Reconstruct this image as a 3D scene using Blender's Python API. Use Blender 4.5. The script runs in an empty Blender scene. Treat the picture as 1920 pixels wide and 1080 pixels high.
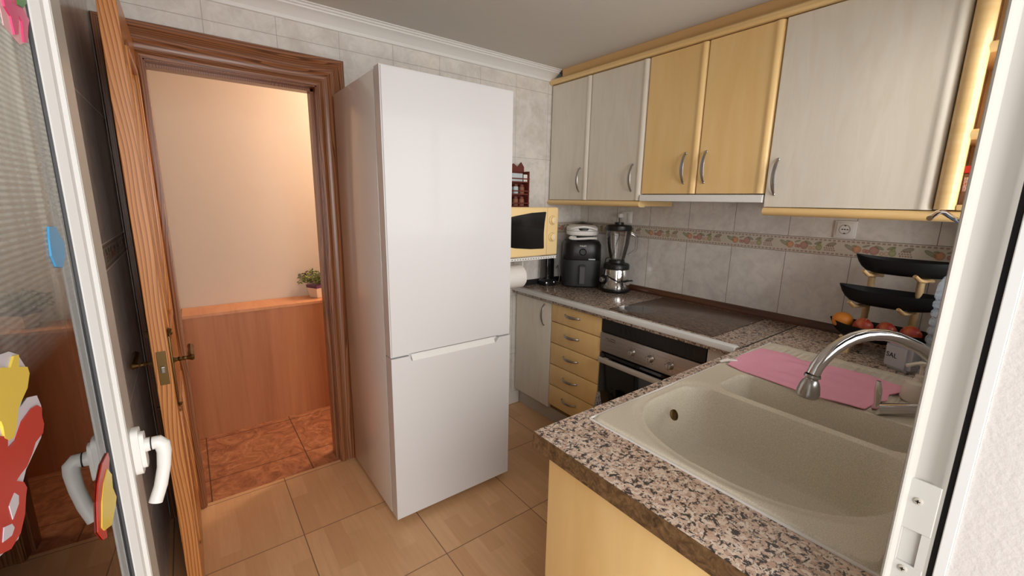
import bpy, bmesh, math, random
from mathutils import Vector, Matrix
random.seed(7)
PI = math.pi
scn = bpy.context.scene
COL = scn.collection
R_ = math.radians

# ------------------------------------------------------------------ node helpers
class NT:
    def __init__(s, name):
        s.m = bpy.data.materials.new(name); s.m.use_nodes = True
        s.t = s.m.node_tree; s.n = s.t.nodes; s.l = s.t.links
        s.b = s.n['Principled BSDF']
    def node(s, typ, **kw):
        nd = s.n.new(typ)
        for k, v in kw.items(): setattr(nd, k, v)
        return nd
    def put(s, sock, v):
        if isinstance(v, bpy.types.NodeSocket): s.l.new(v, sock)
        elif isinstance(v, (tuple, list)) and sock.type == 'RGBA' and len(v) == 3: sock.default_value = (*v, 1)
        else: sock.default_value = v
    def M(s, op, a, b=0.0, c=0.0, clamp=False):
        nd = s.node('ShaderNodeMath', operation=op); nd.use_clamp = clamp
        s.put(nd.inputs[0], a); s.put(nd.inputs[1], b); s.put(nd.inputs[2], c)
        return nd.outputs[0]
    def pos(s):
        g = s.node('ShaderNodeNewGeometry'); x = s.node('ShaderNodeSeparateXYZ')
        s.l.new(g.outputs['Position'], x.inputs[0]); return g.outputs['Position'], x.outputs
    def obj(s):
        g = s.node('ShaderNodeTexCoord'); x = s.node('ShaderNodeSeparateXYZ')
        s.l.new(g.outputs['Object'], x.inputs[0]); return g.outputs['Object'], x.outputs
    def scale(s, v, sc, rot=(0, 0, 0), loc=(0, 0, 0)):
        m = s.node('ShaderNodeMapping'); s.l.new(v, m.inputs[0])
        m.inputs['Scale'].default_value = sc; m.inputs['Rotation'].default_value = rot; m.inputs['Location'].default_value = loc
        return m.outputs[0]
    def noise(s, v, scale=5, detail=4, rough=.55, dist=0.0):
        nd = s.node('ShaderNodeTexNoise'); s.l.new(v, nd.inputs['Vector'])
        nd.inputs['Scale'].default_value = scale; nd.inputs['Detail'].default_value = detail
        nd.inputs['Roughness'].default_value = rough; nd.inputs['Distortion'].default_value = dist
        return nd.outputs['Fac']
    def ramp(s, f, stops, interp='LINEAR'):
        nd = s.node('ShaderNodeValToRGB'); s.put(nd.inputs[0], f); cr = nd.color_ramp; cr.interpolation = interp
        while len(cr.elements) < len(stops): cr.elements.new(.5)
        for e, (p, c) in zip(cr.elements, stops):
            e.position = p; e.color = (*c, 1) if len(c) == 3 else c
        return nd.outputs[0]
    def mix(s, f, a, b, mode='MIX'):
        nd = s.node('ShaderNodeMix', data_type='RGBA', blend_type=mode)
        s.put(nd.inputs[0], f); s.put(nd.inputs[6], a); s.put(nd.inputs[7], b); return nd.outputs[2]
    def bump(s, h, strength=.3, dist=.002):
        nd = s.node('ShaderNodeBump'); s.put(nd.inputs['Height'], h)
        nd.inputs['Strength'].default_value = strength; nd.inputs['Distance'].default_value = dist
        s.l.new(nd.outputs[0], s.b.inputs['Normal'])
    def set(s, **kw):
        for k, v in kw.items(): s.put(s.b.inputs[k.replace('_', ' ')], v)
        return s

def lin(r, g, b):
    f = lambda c: c / 12.92 if c <= .04045 else ((c + .055) / 1.055) ** 2.4
    return tuple(f(x / 255) for x in (r, g, b))

def plain(name, rgb, rough=.5, metal=0, coat=0, spec=.5, bumps=None, trans=0, ior=1.45, vary=.0):
    s = NT(name); c = lin(*rgb)
    if vary:
        v, _ = s.pos(); f = s.noise(v, 14, 4)
        col = s.mix(f, tuple(x * (1 - vary) for x in c), tuple(min(1, x * (1 + vary)) for x in c)); s.set(Base_Color=col)
    else: s.set(Base_Color=c)
    s.set(Roughness=rough, Metallic=metal, IOR=ior)
    s.b.inputs['Coat Weight'].default_value = coat; s.b.inputs['Specular IOR Level'].default_value = spec
    s.b.inputs['Transmission Weight'].default_value = trans
    if bumps:
        v, _ = s.pos(); s.bump(s.noise(v, bumps[0], 4), bumps[1], bumps[2])
    return s.m

def tile_wall(name, ax, u0, grout=(122, 112, 104)):
    """grey marbled 26.6 x 42 cm wall tiles with a fruit border strip; ax = horizontal world axis"""
    s = NT(name); v, p = s.pos(); u = p[ax]; z = p[2]; W = .2663
    a = s.M('MULTIPLY', s.M('SUBTRACT', u, u0), 1 / W); fu = s.M('FRACT', a)
    du = s.M('MULTIPLY', s.M('MINIMUM', fu, s.M('SUBTRACT', 1.0, fu)), W)
    lo = s.M('LESS_THAN', z, 1.25)
    zz = s.M('ADD', s.M('MULTIPLY', lo, s.M('SUBTRACT', z, 1.213)), s.M('MULTIPLY', s.M('SUBTRACT', 1.0, lo), s.M('SUBTRACT', z, 1.289)))
    b = s.M('MULTIPLY', s.M('ADD', zz, 4.2), 1 / .42); fz = s.M('FRACT', b)
    dz = s.M('MULTIPLY', s.M('MINIMUM', fz, s.M('SUBTRACT', 1.0, fz)), .42)
    border = s.M('MULTIPLY', s.M('GREATER_THAN', z, 1.213), s.M('LESS_THAN', z, 1.289))
    # inside the border there are no tile joints except its own ends (joint once per 2 tiles)
    gl = s.M('LESS_THAN', s.M('MINIMUM', s.M('ADD', du, s.M('MULTIPLY', border, .1)), s.M('ADD', dz, s.M('MULTIPLY', border, .1))), .0012)
    eb = s.M('MINIMUM', s.M('ABSOLUTE', s.M('SUBTRACT', z, 1.213)), s.M('ABSOLUTE', s.M('SUBTRACT', z, 1.289)))
    gl = s.M('MAXIMUM', gl, s.M('LESS_THAN', eb, .0012))
    n1 = s.noise(v, 5, 8, .65, .6); n2 = s.noise(v, 18, 5, .6, 1.0)
    base = s.ramp(n1, [(.3, lin(206, 199, 191)), (.5, lin(226, 222, 216)), (.68, lin(232, 226, 218))])
    base = s.mix(s.ramp(n2, [(.42, (0, 0, 0)), (.7, (.55,) * 3)]), base, lin(200, 192, 186))
    # fruit border
    cu = s.M('FRACT', s.M('MULTIPLY', s.M('SUBTRACT', u, u0 + .05), 1 / W))  # increases with +axis
    cv = s.M('MULTIPLY', s.M('SUBTRACT', z, 1.213), 1 / .076)
    vn = s.noise(v, 190, 2)
    bc = s.mix(vn, lin(214, 205, 190), lin(196, 186, 172))
    edge = s.M('MAXIMUM', s.M('MULTIPLY', s.M('GREATER_THAN', cv, .84), s.M('LESS_THAN', cv, .93)), s.M('MULTIPLY', s.M('GREATER_THAN', cv, .06), s.M('LESS_THAN', cv, .15)))
    dash = s.M('LESS_THAN', s.M('FRACT', s.M('MULTIPLY', cu, 15.0)), .62)
    bc = s.mix(s.M('MULTIPLY', edge, dash), bc, lin(165, 142, 132))
    fruits = [(.86, .55, .075, .13, (125, 130, 100), -.8), (.76, .47, .062, .22, (198, 130, 84), 0), (.80, .66, .035, .06, (120, 125, 92), 0),
              (.655, .42, .028, .12, (178, 108, 95), 0), (.615, .40, .026, .12, (170, 98, 92), 0), (.64, .70, .05, .06, (122, 128, 98), .5),
              (.53, .48, .066, .25, (168, 108, 95), 0), (.47, .66, .06, .09, (120, 126, 98), -.6), (.43, .34, .03, .12, (190, 150, 128), 0),
              (.37, .36, .03, .13, (196, 160, 135), 0), (.30, .42, .048, .20, (150, 146, 96), 0), (.295, .62, .028, .14, (156, 152, 104), 0),
              (.32, .68, .055, .09, (118, 124, 90), .6), (.12, .66, .07, .12, (128, 118, 98), .4)]
    for i in range(14):
        fruits.append((.07 + (i % 5) * .033 + (i // 5) * .012, .30 + (i // 5) * .12, .013, .05, (160, 112, 102) if i % 2 else (140, 98, 94), 0))
    for (cx, cy, rx, ry, rgb, sh) in fruits:
        dx = s.M('SUBTRACT', cu, 1 - cx if ax == 0 else cx); dy = s.M('SUBTRACT', cv, cy)
        if sh: dy = s.M('ADD', dy, s.M('MULTIPLY', dx, sh * 2.2))
        q = s.M('ADD', s.M('POWER', s.M('MULTIPLY', s.M('ABSOLUTE', dx), 1 / rx), 2.0), s.M('POWER', s.M('MULTIPLY', s.M('ABSOLUTE', dy), 1 / ry), 2.0))
        c = lin(*rgb); m_ = s.M('LESS_THAN', q, 1.0)
        tone = s.mix(s.M('MINIMUM', q, 1.0), tuple(min(1, x * 1.25) for x in c), tuple(x * .72 for x in c))
        bc = s.mix(s.M('MULTIPLY', m_, .72), bc, tone)
    col = s.mix(border, base, bc)
    col = s.mix(gl, col, lin(*grout))
    s.set(Base_Color=col, Roughness=s.M('ADD', .22, s.M('MULTIPLY', gl, .5)))
    s.bump(s.M('SUBTRACT', 1.0, gl), .5, .0015)
    return s.m

def floor_mat():
    s = NT('floor_tiles'); v, p = s.pos(); W = .45
    ax_ = s.M('MULTIPLY', s.M('SUBTRACT', p[0], .265 - 9 * W), 1 / W); ay = s.M('MULTIPLY', s.M('SUBTRACT', p[1], 1.355 - 9 * W), 1 / W)
    fx = s.M('FRACT', ax_); fy = s.M('FRACT', ay)
    d = s.M('MINIMUM', s.M('MINIMUM', fx, s.M('SUBTRACT', 1.0, fx)), s.M('MINIMUM', fy, s.M('SUBTRACT', 1.0, fy)))
    g = s.M('LESS_THAN', d, .0045)
    cell = s.M('ADD', s.M('FLOOR', ax_), s.M('MULTIPLY', s.M('FLOOR', ay), 7.0))
    st = s.M('FLOOR', s.M('MULTIPLY', fx, 6.0))
    off = s.M('FRACT', s.M('MULTIPLY', st, .382))
    seg = s.M('FLOOR', s.M('ADD', s.M('MULTIPLY', fy, 1.6), off))
    cx = s.node('ShaderNodeCombineXYZ'); s.put(cx.inputs[0], s.M('ADD', st, .5)); s.put(cx.inputs[1], s.M('ADD', seg, .5)); s.put(cx.inputs[2], cell)
    wn = s.node('ShaderNodeTexWhiteNoise', noise_dimensions='3D'); s.l.new(cx.outputs[0], wn.inputs[0])
    base = s.ramp(wn.outputs[0], [(0, lin(209, 164, 120)), (.5, lin(215, 171, 127)), (1, lin(222, 180, 136))])
    gr = s.noise(s.scale(v, (60, 5, 1)), 1, 6, .6, .4)
    base = s.mix(s.ramp(gr, [(.35, (.32,) * 3), (.65, (0, 0, 0))]), base, lin(194, 146, 102))
    col = s.mix(g, base, lin(132, 100, 74))
    s.set(Base_Color=col, Roughness=.38); s.bump(s.M('SUBTRACT', 1.0, g), .4, .001)
    return s.m

def hall_floor_mat():
    s = NT('hall_floor_tiles'); v, p = s.pos()
    n = s.noise(s.scale(v, (1, 1, 1), (0, 0, .4)), 9, 9, .68, 2.2); n2 = s.noise(s.scale(v, (2.2, 5, 1), (0, 0, .5)), 7, 6, .7, 3.0)
    c = s.ramp(n, [(.28, lin(116, 66, 42)), (.45, lin(160, 102, 70)), (.6, lin(184, 124, 86)), (.75, lin(210, 160, 122))])
    c = s.mix(s.ramp(n2, [(.55, (0, 0, 0)), (.7, (.6,) * 3)]), c, lin(104, 48, 30))
    fx = s.M('FRACT', s.M('MULTIPLY', s.M('SUBTRACT', p[0], .405 - 4.5), 1 / .45)); fy = s.M('FRACT', s.M('MULTIPLY', s.M('SUBTRACT', p[1], 2.02), 1 / .45))
    g = s.M('MAXIMUM', s.M('LESS_THAN', fx, .012), s.M('LESS_THAN', fy, .012))
    c = s.mix(g, c, lin(96, 60, 40)); s.set(Base_Color=c, Roughness=.35); return s.m

def granite(name, tint=1.0, rough=.22):
    s = NT(name); v, p = s.pos()
    vo = s.node('ShaderNodeTexVoronoi'); s.l.new(v, vo.inputs['Vector']); vo.inputs['Scale'].default_value = 130
    bw = s.node('ShaderNodeRGBToBW'); s.l.new(vo.outputs['Color'], bw.inputs[0])
    n = s.noise(v, 95, 3, .7)
    base = s.ramp(bw.outputs[0], [(.2, lin(190 * tint, 158 * tint, 138 * tint)), (.5, lin(214 * tint, 188 * tint, 168 * tint)), (.8, lin(228 * tint, 212 * tint, 196 * tint))])
    nb = s.noise(v, 72, 4, .68, .8)
    dark = s.ramp(nb, [(.53, (0, 0, 0)), (.57, (1, 1, 1))])
    c = s.mix(dark, base, lin(70, 64, 64))
    n3 = s.noise(v, 190, 2, .5); c = s.mix(s.ramp(n3, [(.60, (0, 0, 0)), (.66, (.8,) * 3)]), c, lin(48, 42, 42))
    s.set(Base_Color=c, Roughness=rough); return s.m

def wood(name, c1, c2, c3, scale=(30, 30, 1.4), rough=.45, coat=0.0, freq=1.0, dist=1.2, world=True):
    s = NT(name); v, _ = s.pos()
    w = s.scale(v, scale); n = s.noise(w, freq, 5, .6, dist)
    c = s.ramp(n, [(.3, lin(*c1)), (.5, lin(*c2)), (.7, lin(*c3))])
    s.set(Base_Color=c, Roughness=rough); s.b.inputs['Coat Weight'].default_value = coat; s.b.inputs['Coat Roughness'].default_value = .15
    return s.m

def pine(name, horizontal=False, tone=1.0, cols=((220, 156, 96), (204, 134, 72), (156, 90, 42))):
    s = NT(name); v, p = s.pos()
    big = s.noise(s.scale(v, (.5, 3, 3) if horizontal else (3, 3, .5)), 1.5, 2, .5, .3)
    a, b_ = (p[2], p[1]) if horizontal else (p[0], p[1])
    ph_ = s.M('ADD', s.M('MULTIPLY', s.M('ADD', a, s.M('MULTIPLY', b_, .8)), 120.0 if not horizontal else 95.0), s.M('MULTIPLY', big, 14.0))
    f = s.M('FRACT', ph_)
    fine = s.noise(s.scale(v, (2, 260, 260) if horizontal else (260, 260, 2)), 1, 2)
    k = s.M('ADD', s.M('MULTIPLY', f, .8), s.M('MULTIPLY', fine, .3))
    t = tone; c1, c2, c3 = [tuple(x * t for x in c) for c in cols]
    c = s.ramp(k, [(.1, lin(*c1)), (.6, lin(*c2)), (.85, lin(*c3)), (1, lin(*c2))])
    s.set(Base_Color=c, Roughness=.35); s.b.inputs['Coat Weight'].default_value = .3; s.b.inputs['Coat Roughness'].default_value = .2
    return s.m

def thin_glass(name, tint=(1, 1, 1), refl=1.0, ior=1.5):
    s = NT(name); s.n.remove(s.b)
    out = [n for n in s.n if n.type == 'OUTPUT_MATERIAL'][0]
    t = s.node('ShaderNodeBsdfTransparent'); t.inputs[0].default_value = (*tint, 1)
    g = s.node('ShaderNodeBsdfGlossy'); g.inputs['Roughness'].default_value = .0
    f = s.node('ShaderNodeFresnel'); f.inputs[0].default_value = ior
    mx = s.node('ShaderNodeMixShader'); s.put(mx.inputs[0], s.M('MULTIPLY', f.outputs[0], refl)); s.l.new(t.outputs[0], mx.inputs[1]); s.l.new(g.outputs[0], mx.inputs[2])
    s.l.new(mx.outputs[0], out.inputs[0]); return s.m

M = {}
M['far'] = tile_wall('far_wall_tiles', 0, .406 - .2663 * 4, (176, 170, 162))
M['left'] = tile_wall('left_wall_tiles', 1, .336 - .2663 * 2, (238, 234, 228))
M['side'] = tile_wall('side_wall_tiles', 1, .336 - .2663 * 2)
M['floor'] = floor_mat(); M['hfloor'] = hall_floor_mat()
M['ceil'] = plain('ceiling_paint', (205, 200, 192), .9, vary=.03)
M['cornice'] = plain('cornice_plaster', (232, 230, 226), .6)
M['hwall'] = plain('hall_paint', (206, 192, 178), .85, vary=.02)
M['stucco'] = plain('exterior_stucco', (214, 208, 204), .9, bumps=(150, .35, .002))
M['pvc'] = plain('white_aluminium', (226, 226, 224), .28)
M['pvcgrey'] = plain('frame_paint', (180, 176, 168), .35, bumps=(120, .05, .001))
M['rubber'] = plain('black_rubber', (18, 18, 18), .6)
M['granite'] = granite('speckled_granite'); M['granite2'] = granite('worktop_granite', .84, .2)
M['granedge'] = wood('worktop_rough_edge', (62, 44, 26), (104, 76, 46), (132, 100, 66), (60, 60, 60), .6)
M['sink'] = (lambda s: (s.set(Base_Color=s.mix(s.ramp(s.noise(s.pos()[0], 420, 2), [(.4, (0, 0, 0)), (.65, (1, 1, 1))]), lin(212, 202, 182), lin(232, 224, 206)), Roughness=.42), s.m)[1])(NT('speckled_composite_sink'))
M['greydoor'] = wood('limed_grey_wood', (222, 213, 197), (227, 219, 204), (231, 224, 210), (9, 9, 1.6), .42, freq=1.6, dist=1.4)
M['yellow'] = wood('honey_beech', (236, 196, 130), (240, 202, 138), (243, 208, 146), (9, 9, 1.2), .38, coat=.15)
M['yrail'] = wood('beech_rail', (228, 190, 128), (234, 198, 138), (238, 206, 148), (4, 1, 30), .32, coat=.3)
M['ydark'] = plain('beech_fascia', (220, 178, 122), .5)
M['carc'] = plain('cabinet_board', (206, 196, 180), .5)
M['shadow'] = plain('cabinet_gap_board', (120, 92, 56), .7)
M['nickel'] = plain('brushed_nickel', (176, 174, 172), .28, metal=1)
M['chrome'] = plain('chrome', (214, 214, 214), .08, metal=1)
M['steel'] = (lambda s: (s.set(Base_Color=s.ramp(s.noise(s.scale(s.pos()[0], (1, 2, 160)), 3, 3), [(.3, lin(156, 148, 140)), (.7, lin(190, 182, 174))]), Metallic=.85, Roughness=.36), s.m)[1])(NT('brushed_steel'))
M['fridge'] = plain('white_enamel', (214, 213, 213), .34, coat=.12)
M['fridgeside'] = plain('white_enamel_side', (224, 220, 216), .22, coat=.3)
M['black'] = plain('black_plastic', (20, 20, 21), .35)
M['matblack'] = plain('satin_black', (36, 37, 38), .5)
M['blackglass'] = plain('black_glass', (8, 8, 8), .06, coat=.5)
M['ovenpanel'] = plain('oven_vent_panel', (30, 28, 27), .5)
M['white'] = plain('white_plastic', (232, 230, 226), .35)
M['paper'] = plain('paper_white', (236, 232, 226), .9)
M['cream'] = plain('cream_enamel', (246, 216, 158), .32)
M['brass'] = plain('aged_brass', (120, 98, 62), .35, metal=1)
M['pine'] = pine('varnished_pine'); DK = ((158, 104, 66), (136, 82, 48), (88, 50, 28)); M['pineh'] = pine('varnished_pine_header', True, 1, DK); M['pined'] = pine('varnished_pine_casing', False, 1, DK); M['pinep'] = pine('varnished_pine_panel', False, .86)
M['laminate'] = wood('cherry_laminate', (166, 102, 62), (182, 118, 76), (192, 128, 84), (16, 1.5, .8), .42, dist=.4)
M['lamtop'] = wood('cherry_laminate_top', (196, 132, 90), (208, 144, 100), (214, 154, 108), (10, 2, 1), .4)
M['kick'] = plain('plinth_board', (186, 178, 166), .45)
M['stickred'] = plain('red_gel', (196, 52, 36), .35); M['stickyel'] = plain('yellow_gel', (240, 212, 84), .35)
M['stickwhite'] = plain('clear_white_gel', (214, 212, 222), .3); M['stickpink'] = plain('pink_gel', (232, 74, 130), .35)
M['sticklp'] = plain('pale_pink_gel', (240, 190, 196), .35); M['stickgreen'] = plain('green_gel', (66, 140, 60), .35); M['stickblue'] = plain('blue_gel', (72, 160, 214), .35)
M['glass'] = thin_glass('window_glass', (1, 1, 1), 1.1); M['jar'] = thin_glass('clear_jar_glass', (1, 1, 1), .9)
M['hob'] = None
M['woodtrim'] = wood('brown_skirting', (58, 32, 20), (84, 48, 28), (106, 64, 38), (4, 2, 60), .4)
M['stand'] = wood('pale_bent_wood', (196, 158, 108), (212, 176, 124), (222, 190, 140), (8, 8, 8), .5)
M['apple'] = (lambda s: (s.set(Base_Color=s.ramp(s.noise(s.obj()[0], 14, 3, .5, .6), [(.38, lin(168, 52, 40)), (.52, lin(204, 110, 66)), (.62, lin(216, 192, 96))]), Roughness=.35), s.m)[1])(NT('apple_skin'))
M['orange'] = plain('orange_peel', (226, 140, 52), .45, bumps=(300, .3, .001))
M['pink'] = (lambda s: (s.set(Base_Color=lin(242, 170, 192), Roughness=.95), s.bump(s.noise(s.pos()[0], 350, 3), .5, .002), s.m)[2])(NT('pink_cloth'))
M['sal'] = plain('grey_tin', (190, 188, 194), .4); M['ink'] = plain('dark_ink', (28, 28, 30), .6)
M['leaf'] = (lambda s: (s.set(Base_Color=s.ramp(s.noise(s.pos()[0], 60, 2), [(.35, lin(48, 60, 26)), (.5, lin(98, 112, 48)), (.68, lin(150, 154, 76))]), Roughness=.5), s.m)[1])(NT('artificial_leaf'))
M['leafdark'] = plain('dark_bud', (52, 34, 44), .6)
M['pot'] = plain('white_ceramic', (240, 226, 206), .4); M['purple'] = plain('purple_glaze', (112, 66, 104), .4)
M['redwood'] = plain('red_brown_wood', (108, 48, 38), .5); M['pic'] = plain('printed_card', (198, 208, 212), .6, vary=.3)
M['bluebox'] = plain('navy_card', (28, 40, 66), .5)
M['terra'] = plain('spice_brown', (150, 100, 76), .6, vary=.3)
M['redlid'] = plain('red_lid', (190, 44, 34), .4); M['cocoa'] = plain('brown_jar_content', (112, 76, 58), .4); M['jarlabel'] = (lambda s: (s.set(Base_Color=s.ramp(s.noise(s.pos()[0], 220, 2), [(.42, lin(170, 40, 50)), (.5, lin(206, 190, 150)), (.62, lin(120, 100, 130))]), Roughness=.5), s.m)[1])(NT('patterned_label'))
M['dgrey'] = plain('smoke_grey_plastic', (74, 74, 76), .4)
M['soap'] = plain('cream_soap_bottle', (218, 208, 192), .35)
M['redblob'] = plain('red_sponge', (206, 62, 40), .5)
M['twl'] = (lambda s: (s.set(Base_Color=s.ramp(s.noise(s.pos()[0], 45, 2, .5, 1), [(.44, lin(226, 226, 232)), (.5, lin(60, 66, 96)), (.56, lin(226, 226, 228))]), Roughness=.9), s.m)[1])(NT('printed_towel'))
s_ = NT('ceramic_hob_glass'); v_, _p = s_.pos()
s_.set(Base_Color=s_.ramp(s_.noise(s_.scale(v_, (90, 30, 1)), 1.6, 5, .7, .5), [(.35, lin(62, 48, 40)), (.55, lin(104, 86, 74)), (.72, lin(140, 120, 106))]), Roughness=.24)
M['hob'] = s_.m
# bottle
M['bottle'] = plain('clear_blue_bottle', (206, 222, 234), .08, spec=.9); M['bottle'].node_tree.nodes['Principled BSDF'].inputs['Alpha'].default_value = .38

# ------------------------------------------------------------------ mesh helpers
def bm_new(): return bmesh.new()
def add_box(bm, lo, hi, bev=0.0, seg=2):
    lo = Vector(lo); hi = Vector(hi); c = (lo + hi) / 2; d = hi - lo
    r = bmesh.ops.create_cube(bm, size=1.0, matrix=Matrix.Translation(c) @ Matrix.Diagonal((abs(d.x), abs(d.y), abs(d.z), 1)))
    if bev > 0:
        es = list({e for v in r['verts'] for e in v.link_edges})
        bmesh.ops.bevel(bm, geom=es, offset=min(bev, min(abs(d.x), abs(d.y), abs(d.z)) * .49), segments=seg, profile=.5, affect='EDGES')
    return bm
def box(lo, hi, bev=0.0, seg=2): return add_box(bm_new(), lo, hi, bev, seg)
def add_tube(bm, path, rad, seg=12, flat=1.0, up=None, cap=True):
    """sweep an (elliptical) section along a path; rad scalar or list; flat = section thickness ratio along 'up'"""
    P = [Vector(p) for p in path]; n = len(P); rings = []
    prev = Vector(up) if up else None
    for i, p in enumerate(P):
        t = (P[min(i + 1, n - 1)] - P[max(i - 1, 0)]).normalized()
        if prev is None:
            prev = Vector((0, 0, 1)) if abs(t.z) < .9 else Vector((1, 0, 0))
        a = (prev - t * prev.dot(t))
        if a.length < 1e-5: a = t.orthogonal()
        a.normalize(); b = t.cross(a)
        if up is None: prev = a
        r = rad[i] if isinstance(rad, (list, tuple)) else rad
        rings.append([bm.verts.new(p + a * (math.cos(k * 2 * PI / seg) * r * flat) + b * (math.sin(k * 2 * PI / seg) * r)) for k in range(seg)])
    for i in range(n - 1):
        for k in range(seg):
            bm.faces.new((rings[i][k], rings[i][(k + 1) % seg], rings[i + 1][(k + 1) % seg], rings[i + 1][k]))
    if cap:
        bm.faces.new(rings[0][::-1]); bm.faces.new(rings[-1])
    return bm
def tube(path, rad, seg=12, **kw): return add_tube(bm_new(), path, rad, seg, **kw)
def add_lathe(bm, prof, c=(0, 0, 0), seg=32, sx=1, sy=1, axis=None):
    """prof = [(r, h)...] revolve round z (or axis direction) at c"""
    c = Vector(c); rot = Matrix.Identity(3)
    if axis is not None: rot = Vector((0, 0, 1)).rotation_difference(Vector(axis).normalized()).to_matrix()
    rings = []
    for r, h in prof:
        if r < 1e-6: rings.append([bm.verts.new(c + rot @ Vector((0, 0, h)))])
        else: rings.append([bm.verts.new(c + rot @ Vector((r * sx * math.cos(k * 2 * PI / seg), r * sy * math.sin(k * 2 * PI / seg), h))) for k in range(seg)])
    for A, B in zip(rings, rings[1:]):
        for k in range(seg):
            k2 = (k + 1) % seg
            if len(A) == 1 and len(B) == 1: continue
            if len(A) == 1: bm.faces.new((A[0], B[k2], B[k]))
            elif len(B) == 1: bm.faces.new((A[k], A[k2], B[0]))
            else: bm.faces.new((A[k], A[k2], B[k2], B[k]))
    return bm
def lathe(prof, c=(0, 0, 0), seg=32, **kw): return add_lathe(bm_new(), prof, c, seg, **kw)
def add_prism(bm, pts, f, h0, h1):
    """pts 2-D outline; f(u,v,h) -> 3-D"""
    a = [bm.verts.new(f(u, v, h0)) for u, v in pts]; b = [bm.verts.new(f(u, v, h1)) for u, v in pts]
    bm.faces.new(a); bm.faces.new(b[::-1])
    n = len(pts)
    for i in range(n): bm.faces.new((a[i], b[i], b[(i + 1) % n], a[(i + 1) % n]))
    return bm
def prism(pts, f, h0, h1): return add_prism(bm_new(), pts, f, h0, h1)
def obj(name, bm, mat, parent=None, smooth=True, loc=None):
    bmesh.ops.recalc_face_normals(bm, faces=bm.faces)
    xs = [v.co for v in bm.verts]
    if parent is not None: o0 = parent.matrix_world.translation.copy() if False else Vector(parent['_w'])
    else:
        lo = Vector([min(v[i] for v in xs) for i in range(3)]); hi = Vector([max(v[i] for v in xs) for i in range(3)])
        o0 = Vector(((lo.x + hi.x) / 2, (lo.y + hi.y) / 2, lo.z))
    own = o0
    if parent is not None:
        lo = Vector([min(v[i] for v in xs) for i in range(3)]); hi = Vector([max(v[i] for v in xs) for i in range(3)])
        own = (lo + hi) / 2
    for v in bm.verts: v.co -= own
    me = bpy.data.meshes.new(name); bm.to_mesh(me); bm.free()
    if mat is not None: me.materials.append(mat)
    if smooth:
        for p in me.polygons: p.use_smooth = True
        try: me.set_sharp_from_angle(angle=R_(35))
        except Exception: pass
    o = bpy.data.objects.new(name, me); COL.objects.link(o)
    if parent is not None: o.parent = parent; o.location = own - o0
    else: o.location = own
    o['_w'] = tuple(own)
    return o
def tag(o, label, cat, group=None):
    o['label'] = label; o['category'] = cat
    if group: o['group'] = group
    return o
def thing(name, label, cat, loc, group=None):
    o = bpy.data.objects.new(name, None); COL.objects.link(o); o.location = loc; o.empty_display_size = .05; o['_w'] = tuple(loc)
    return tag(o, label, cat, group)
def struct(name, bm, mat, parent=None, smooth=False, label=None):
    o = obj(name, bm, mat, parent, smooth)
    if parent is None: o['kind'] = 'structure'
    if label: o['label'] = label
    return o
def sempty(name, loc, label=None):
    o = bpy.data.objects.new(name, None); COL.objects.link(o); o.location = loc; o['_w'] = tuple(loc); o['kind'] = 'structure'
    if label: o['label'] = label
    return o
def text_bm(txt, size, f, depth=.0006):
    """f(u,v,h)->3D ; text centred at 0,0"""
    cu = bpy.data.curves.new('t', 'FONT'); cu.body = txt; cu.size = size; cu.align_x = 'CENTER'; cu.align_y = 'CENTER'; cu.extrude = depth; cu.resolution_u = 3
    to = bpy.data.objects.new('t', cu); COL.objects.link(to); bpy.context.view_layer.update()
    me = bpy.data.meshes.new_from_object(to.evaluated_get(bpy.context.evaluated_depsgraph_get()))
    bm = bm_new(); bm.from_mesh(me); bpy.data.objects.remove(to); bpy.data.curves.remove(cu); bpy.data.meshes.remove(me)
    for v in bm.verts: v.co = Vector(f(v.co.x, v.co.y, v.co.z + depth))
    return bm

# ------------------------------------------------------------------ room shell
XW, YF, XL, YN, ZC = 2.36, 2.28, -.20, .084, 2.27
OX0, OX1, OZ = -.065, .55, 1.94       # hall doorway
struct('floor', box((XL - .1, -.35, -.05), (XW + .1, YF, 0)), M['floor'])
struct('floor', box((-1.6, YF, -.05), (3.0, 3.35, 0)), M['hfloor'], label='brown marbled hall floor')
struct('ceiling', box((XL - .1, YN - .2, ZC), (XW + .1, YF + .1, ZC + .08)), M['ceil'])
b = bm_new()
add_box(b, (XL - .1, YF, 0), (OX0, YF + .1, ZC)); add_box(b, (OX1, YF, 0), (XW + .1, YF + .1, ZC)); add_box(b, (OX0, YF, OZ), (OX1, YF + .1, ZC))
struct('wall_far', b, M['far'])
struct('wall_right', box((XW, -.1, 0), (XW + .1, YF, ZC)), M['side'])
struct('wall_left', box((XL - .1, YN, 0), (XL, YF, ZC)), M['left'])
# near wall: balcony doorway + added unseen window to light the sink side
b = bm_new()
JX = .70
add_box(b, (XL - .1, YN - .22, 0), (-.15, YN, ZC)); add_box(b, (-.15, YN - .22, 2.12), (JX, YN, ZC))
add_box(b, (JX, YN - .07, 0), (XW + .1, YN, 1.08)); add_box(b, (JX, YN - .07, 1.08), (1.02, YN, ZC)); add_box(b, (2.2, YN - .07, 1.08), (XW + .1, YN, ZC)); add_box(b, (1.02, YN - .07, 2.08), (2.2, YN, ZC))
struct('wall_near', b, M['side'])
b = bm_new(); add_box(b, (.6845, -.5, -.3), (1.02, .0283, 2.6)); add_box(b, (1.02, -.12, -.3), (2.46, .027, 1.08)); add_box(b, (1.02, -.12, 2.08), (2.46, .027, 2.6)); add_box(b, (2.2, -.12, 1.08), (2.46, .027, 2.08))
struct('wall_exterior', b, M['stucco'], label='white stuccoed reveal outside the balcony door')
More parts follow.
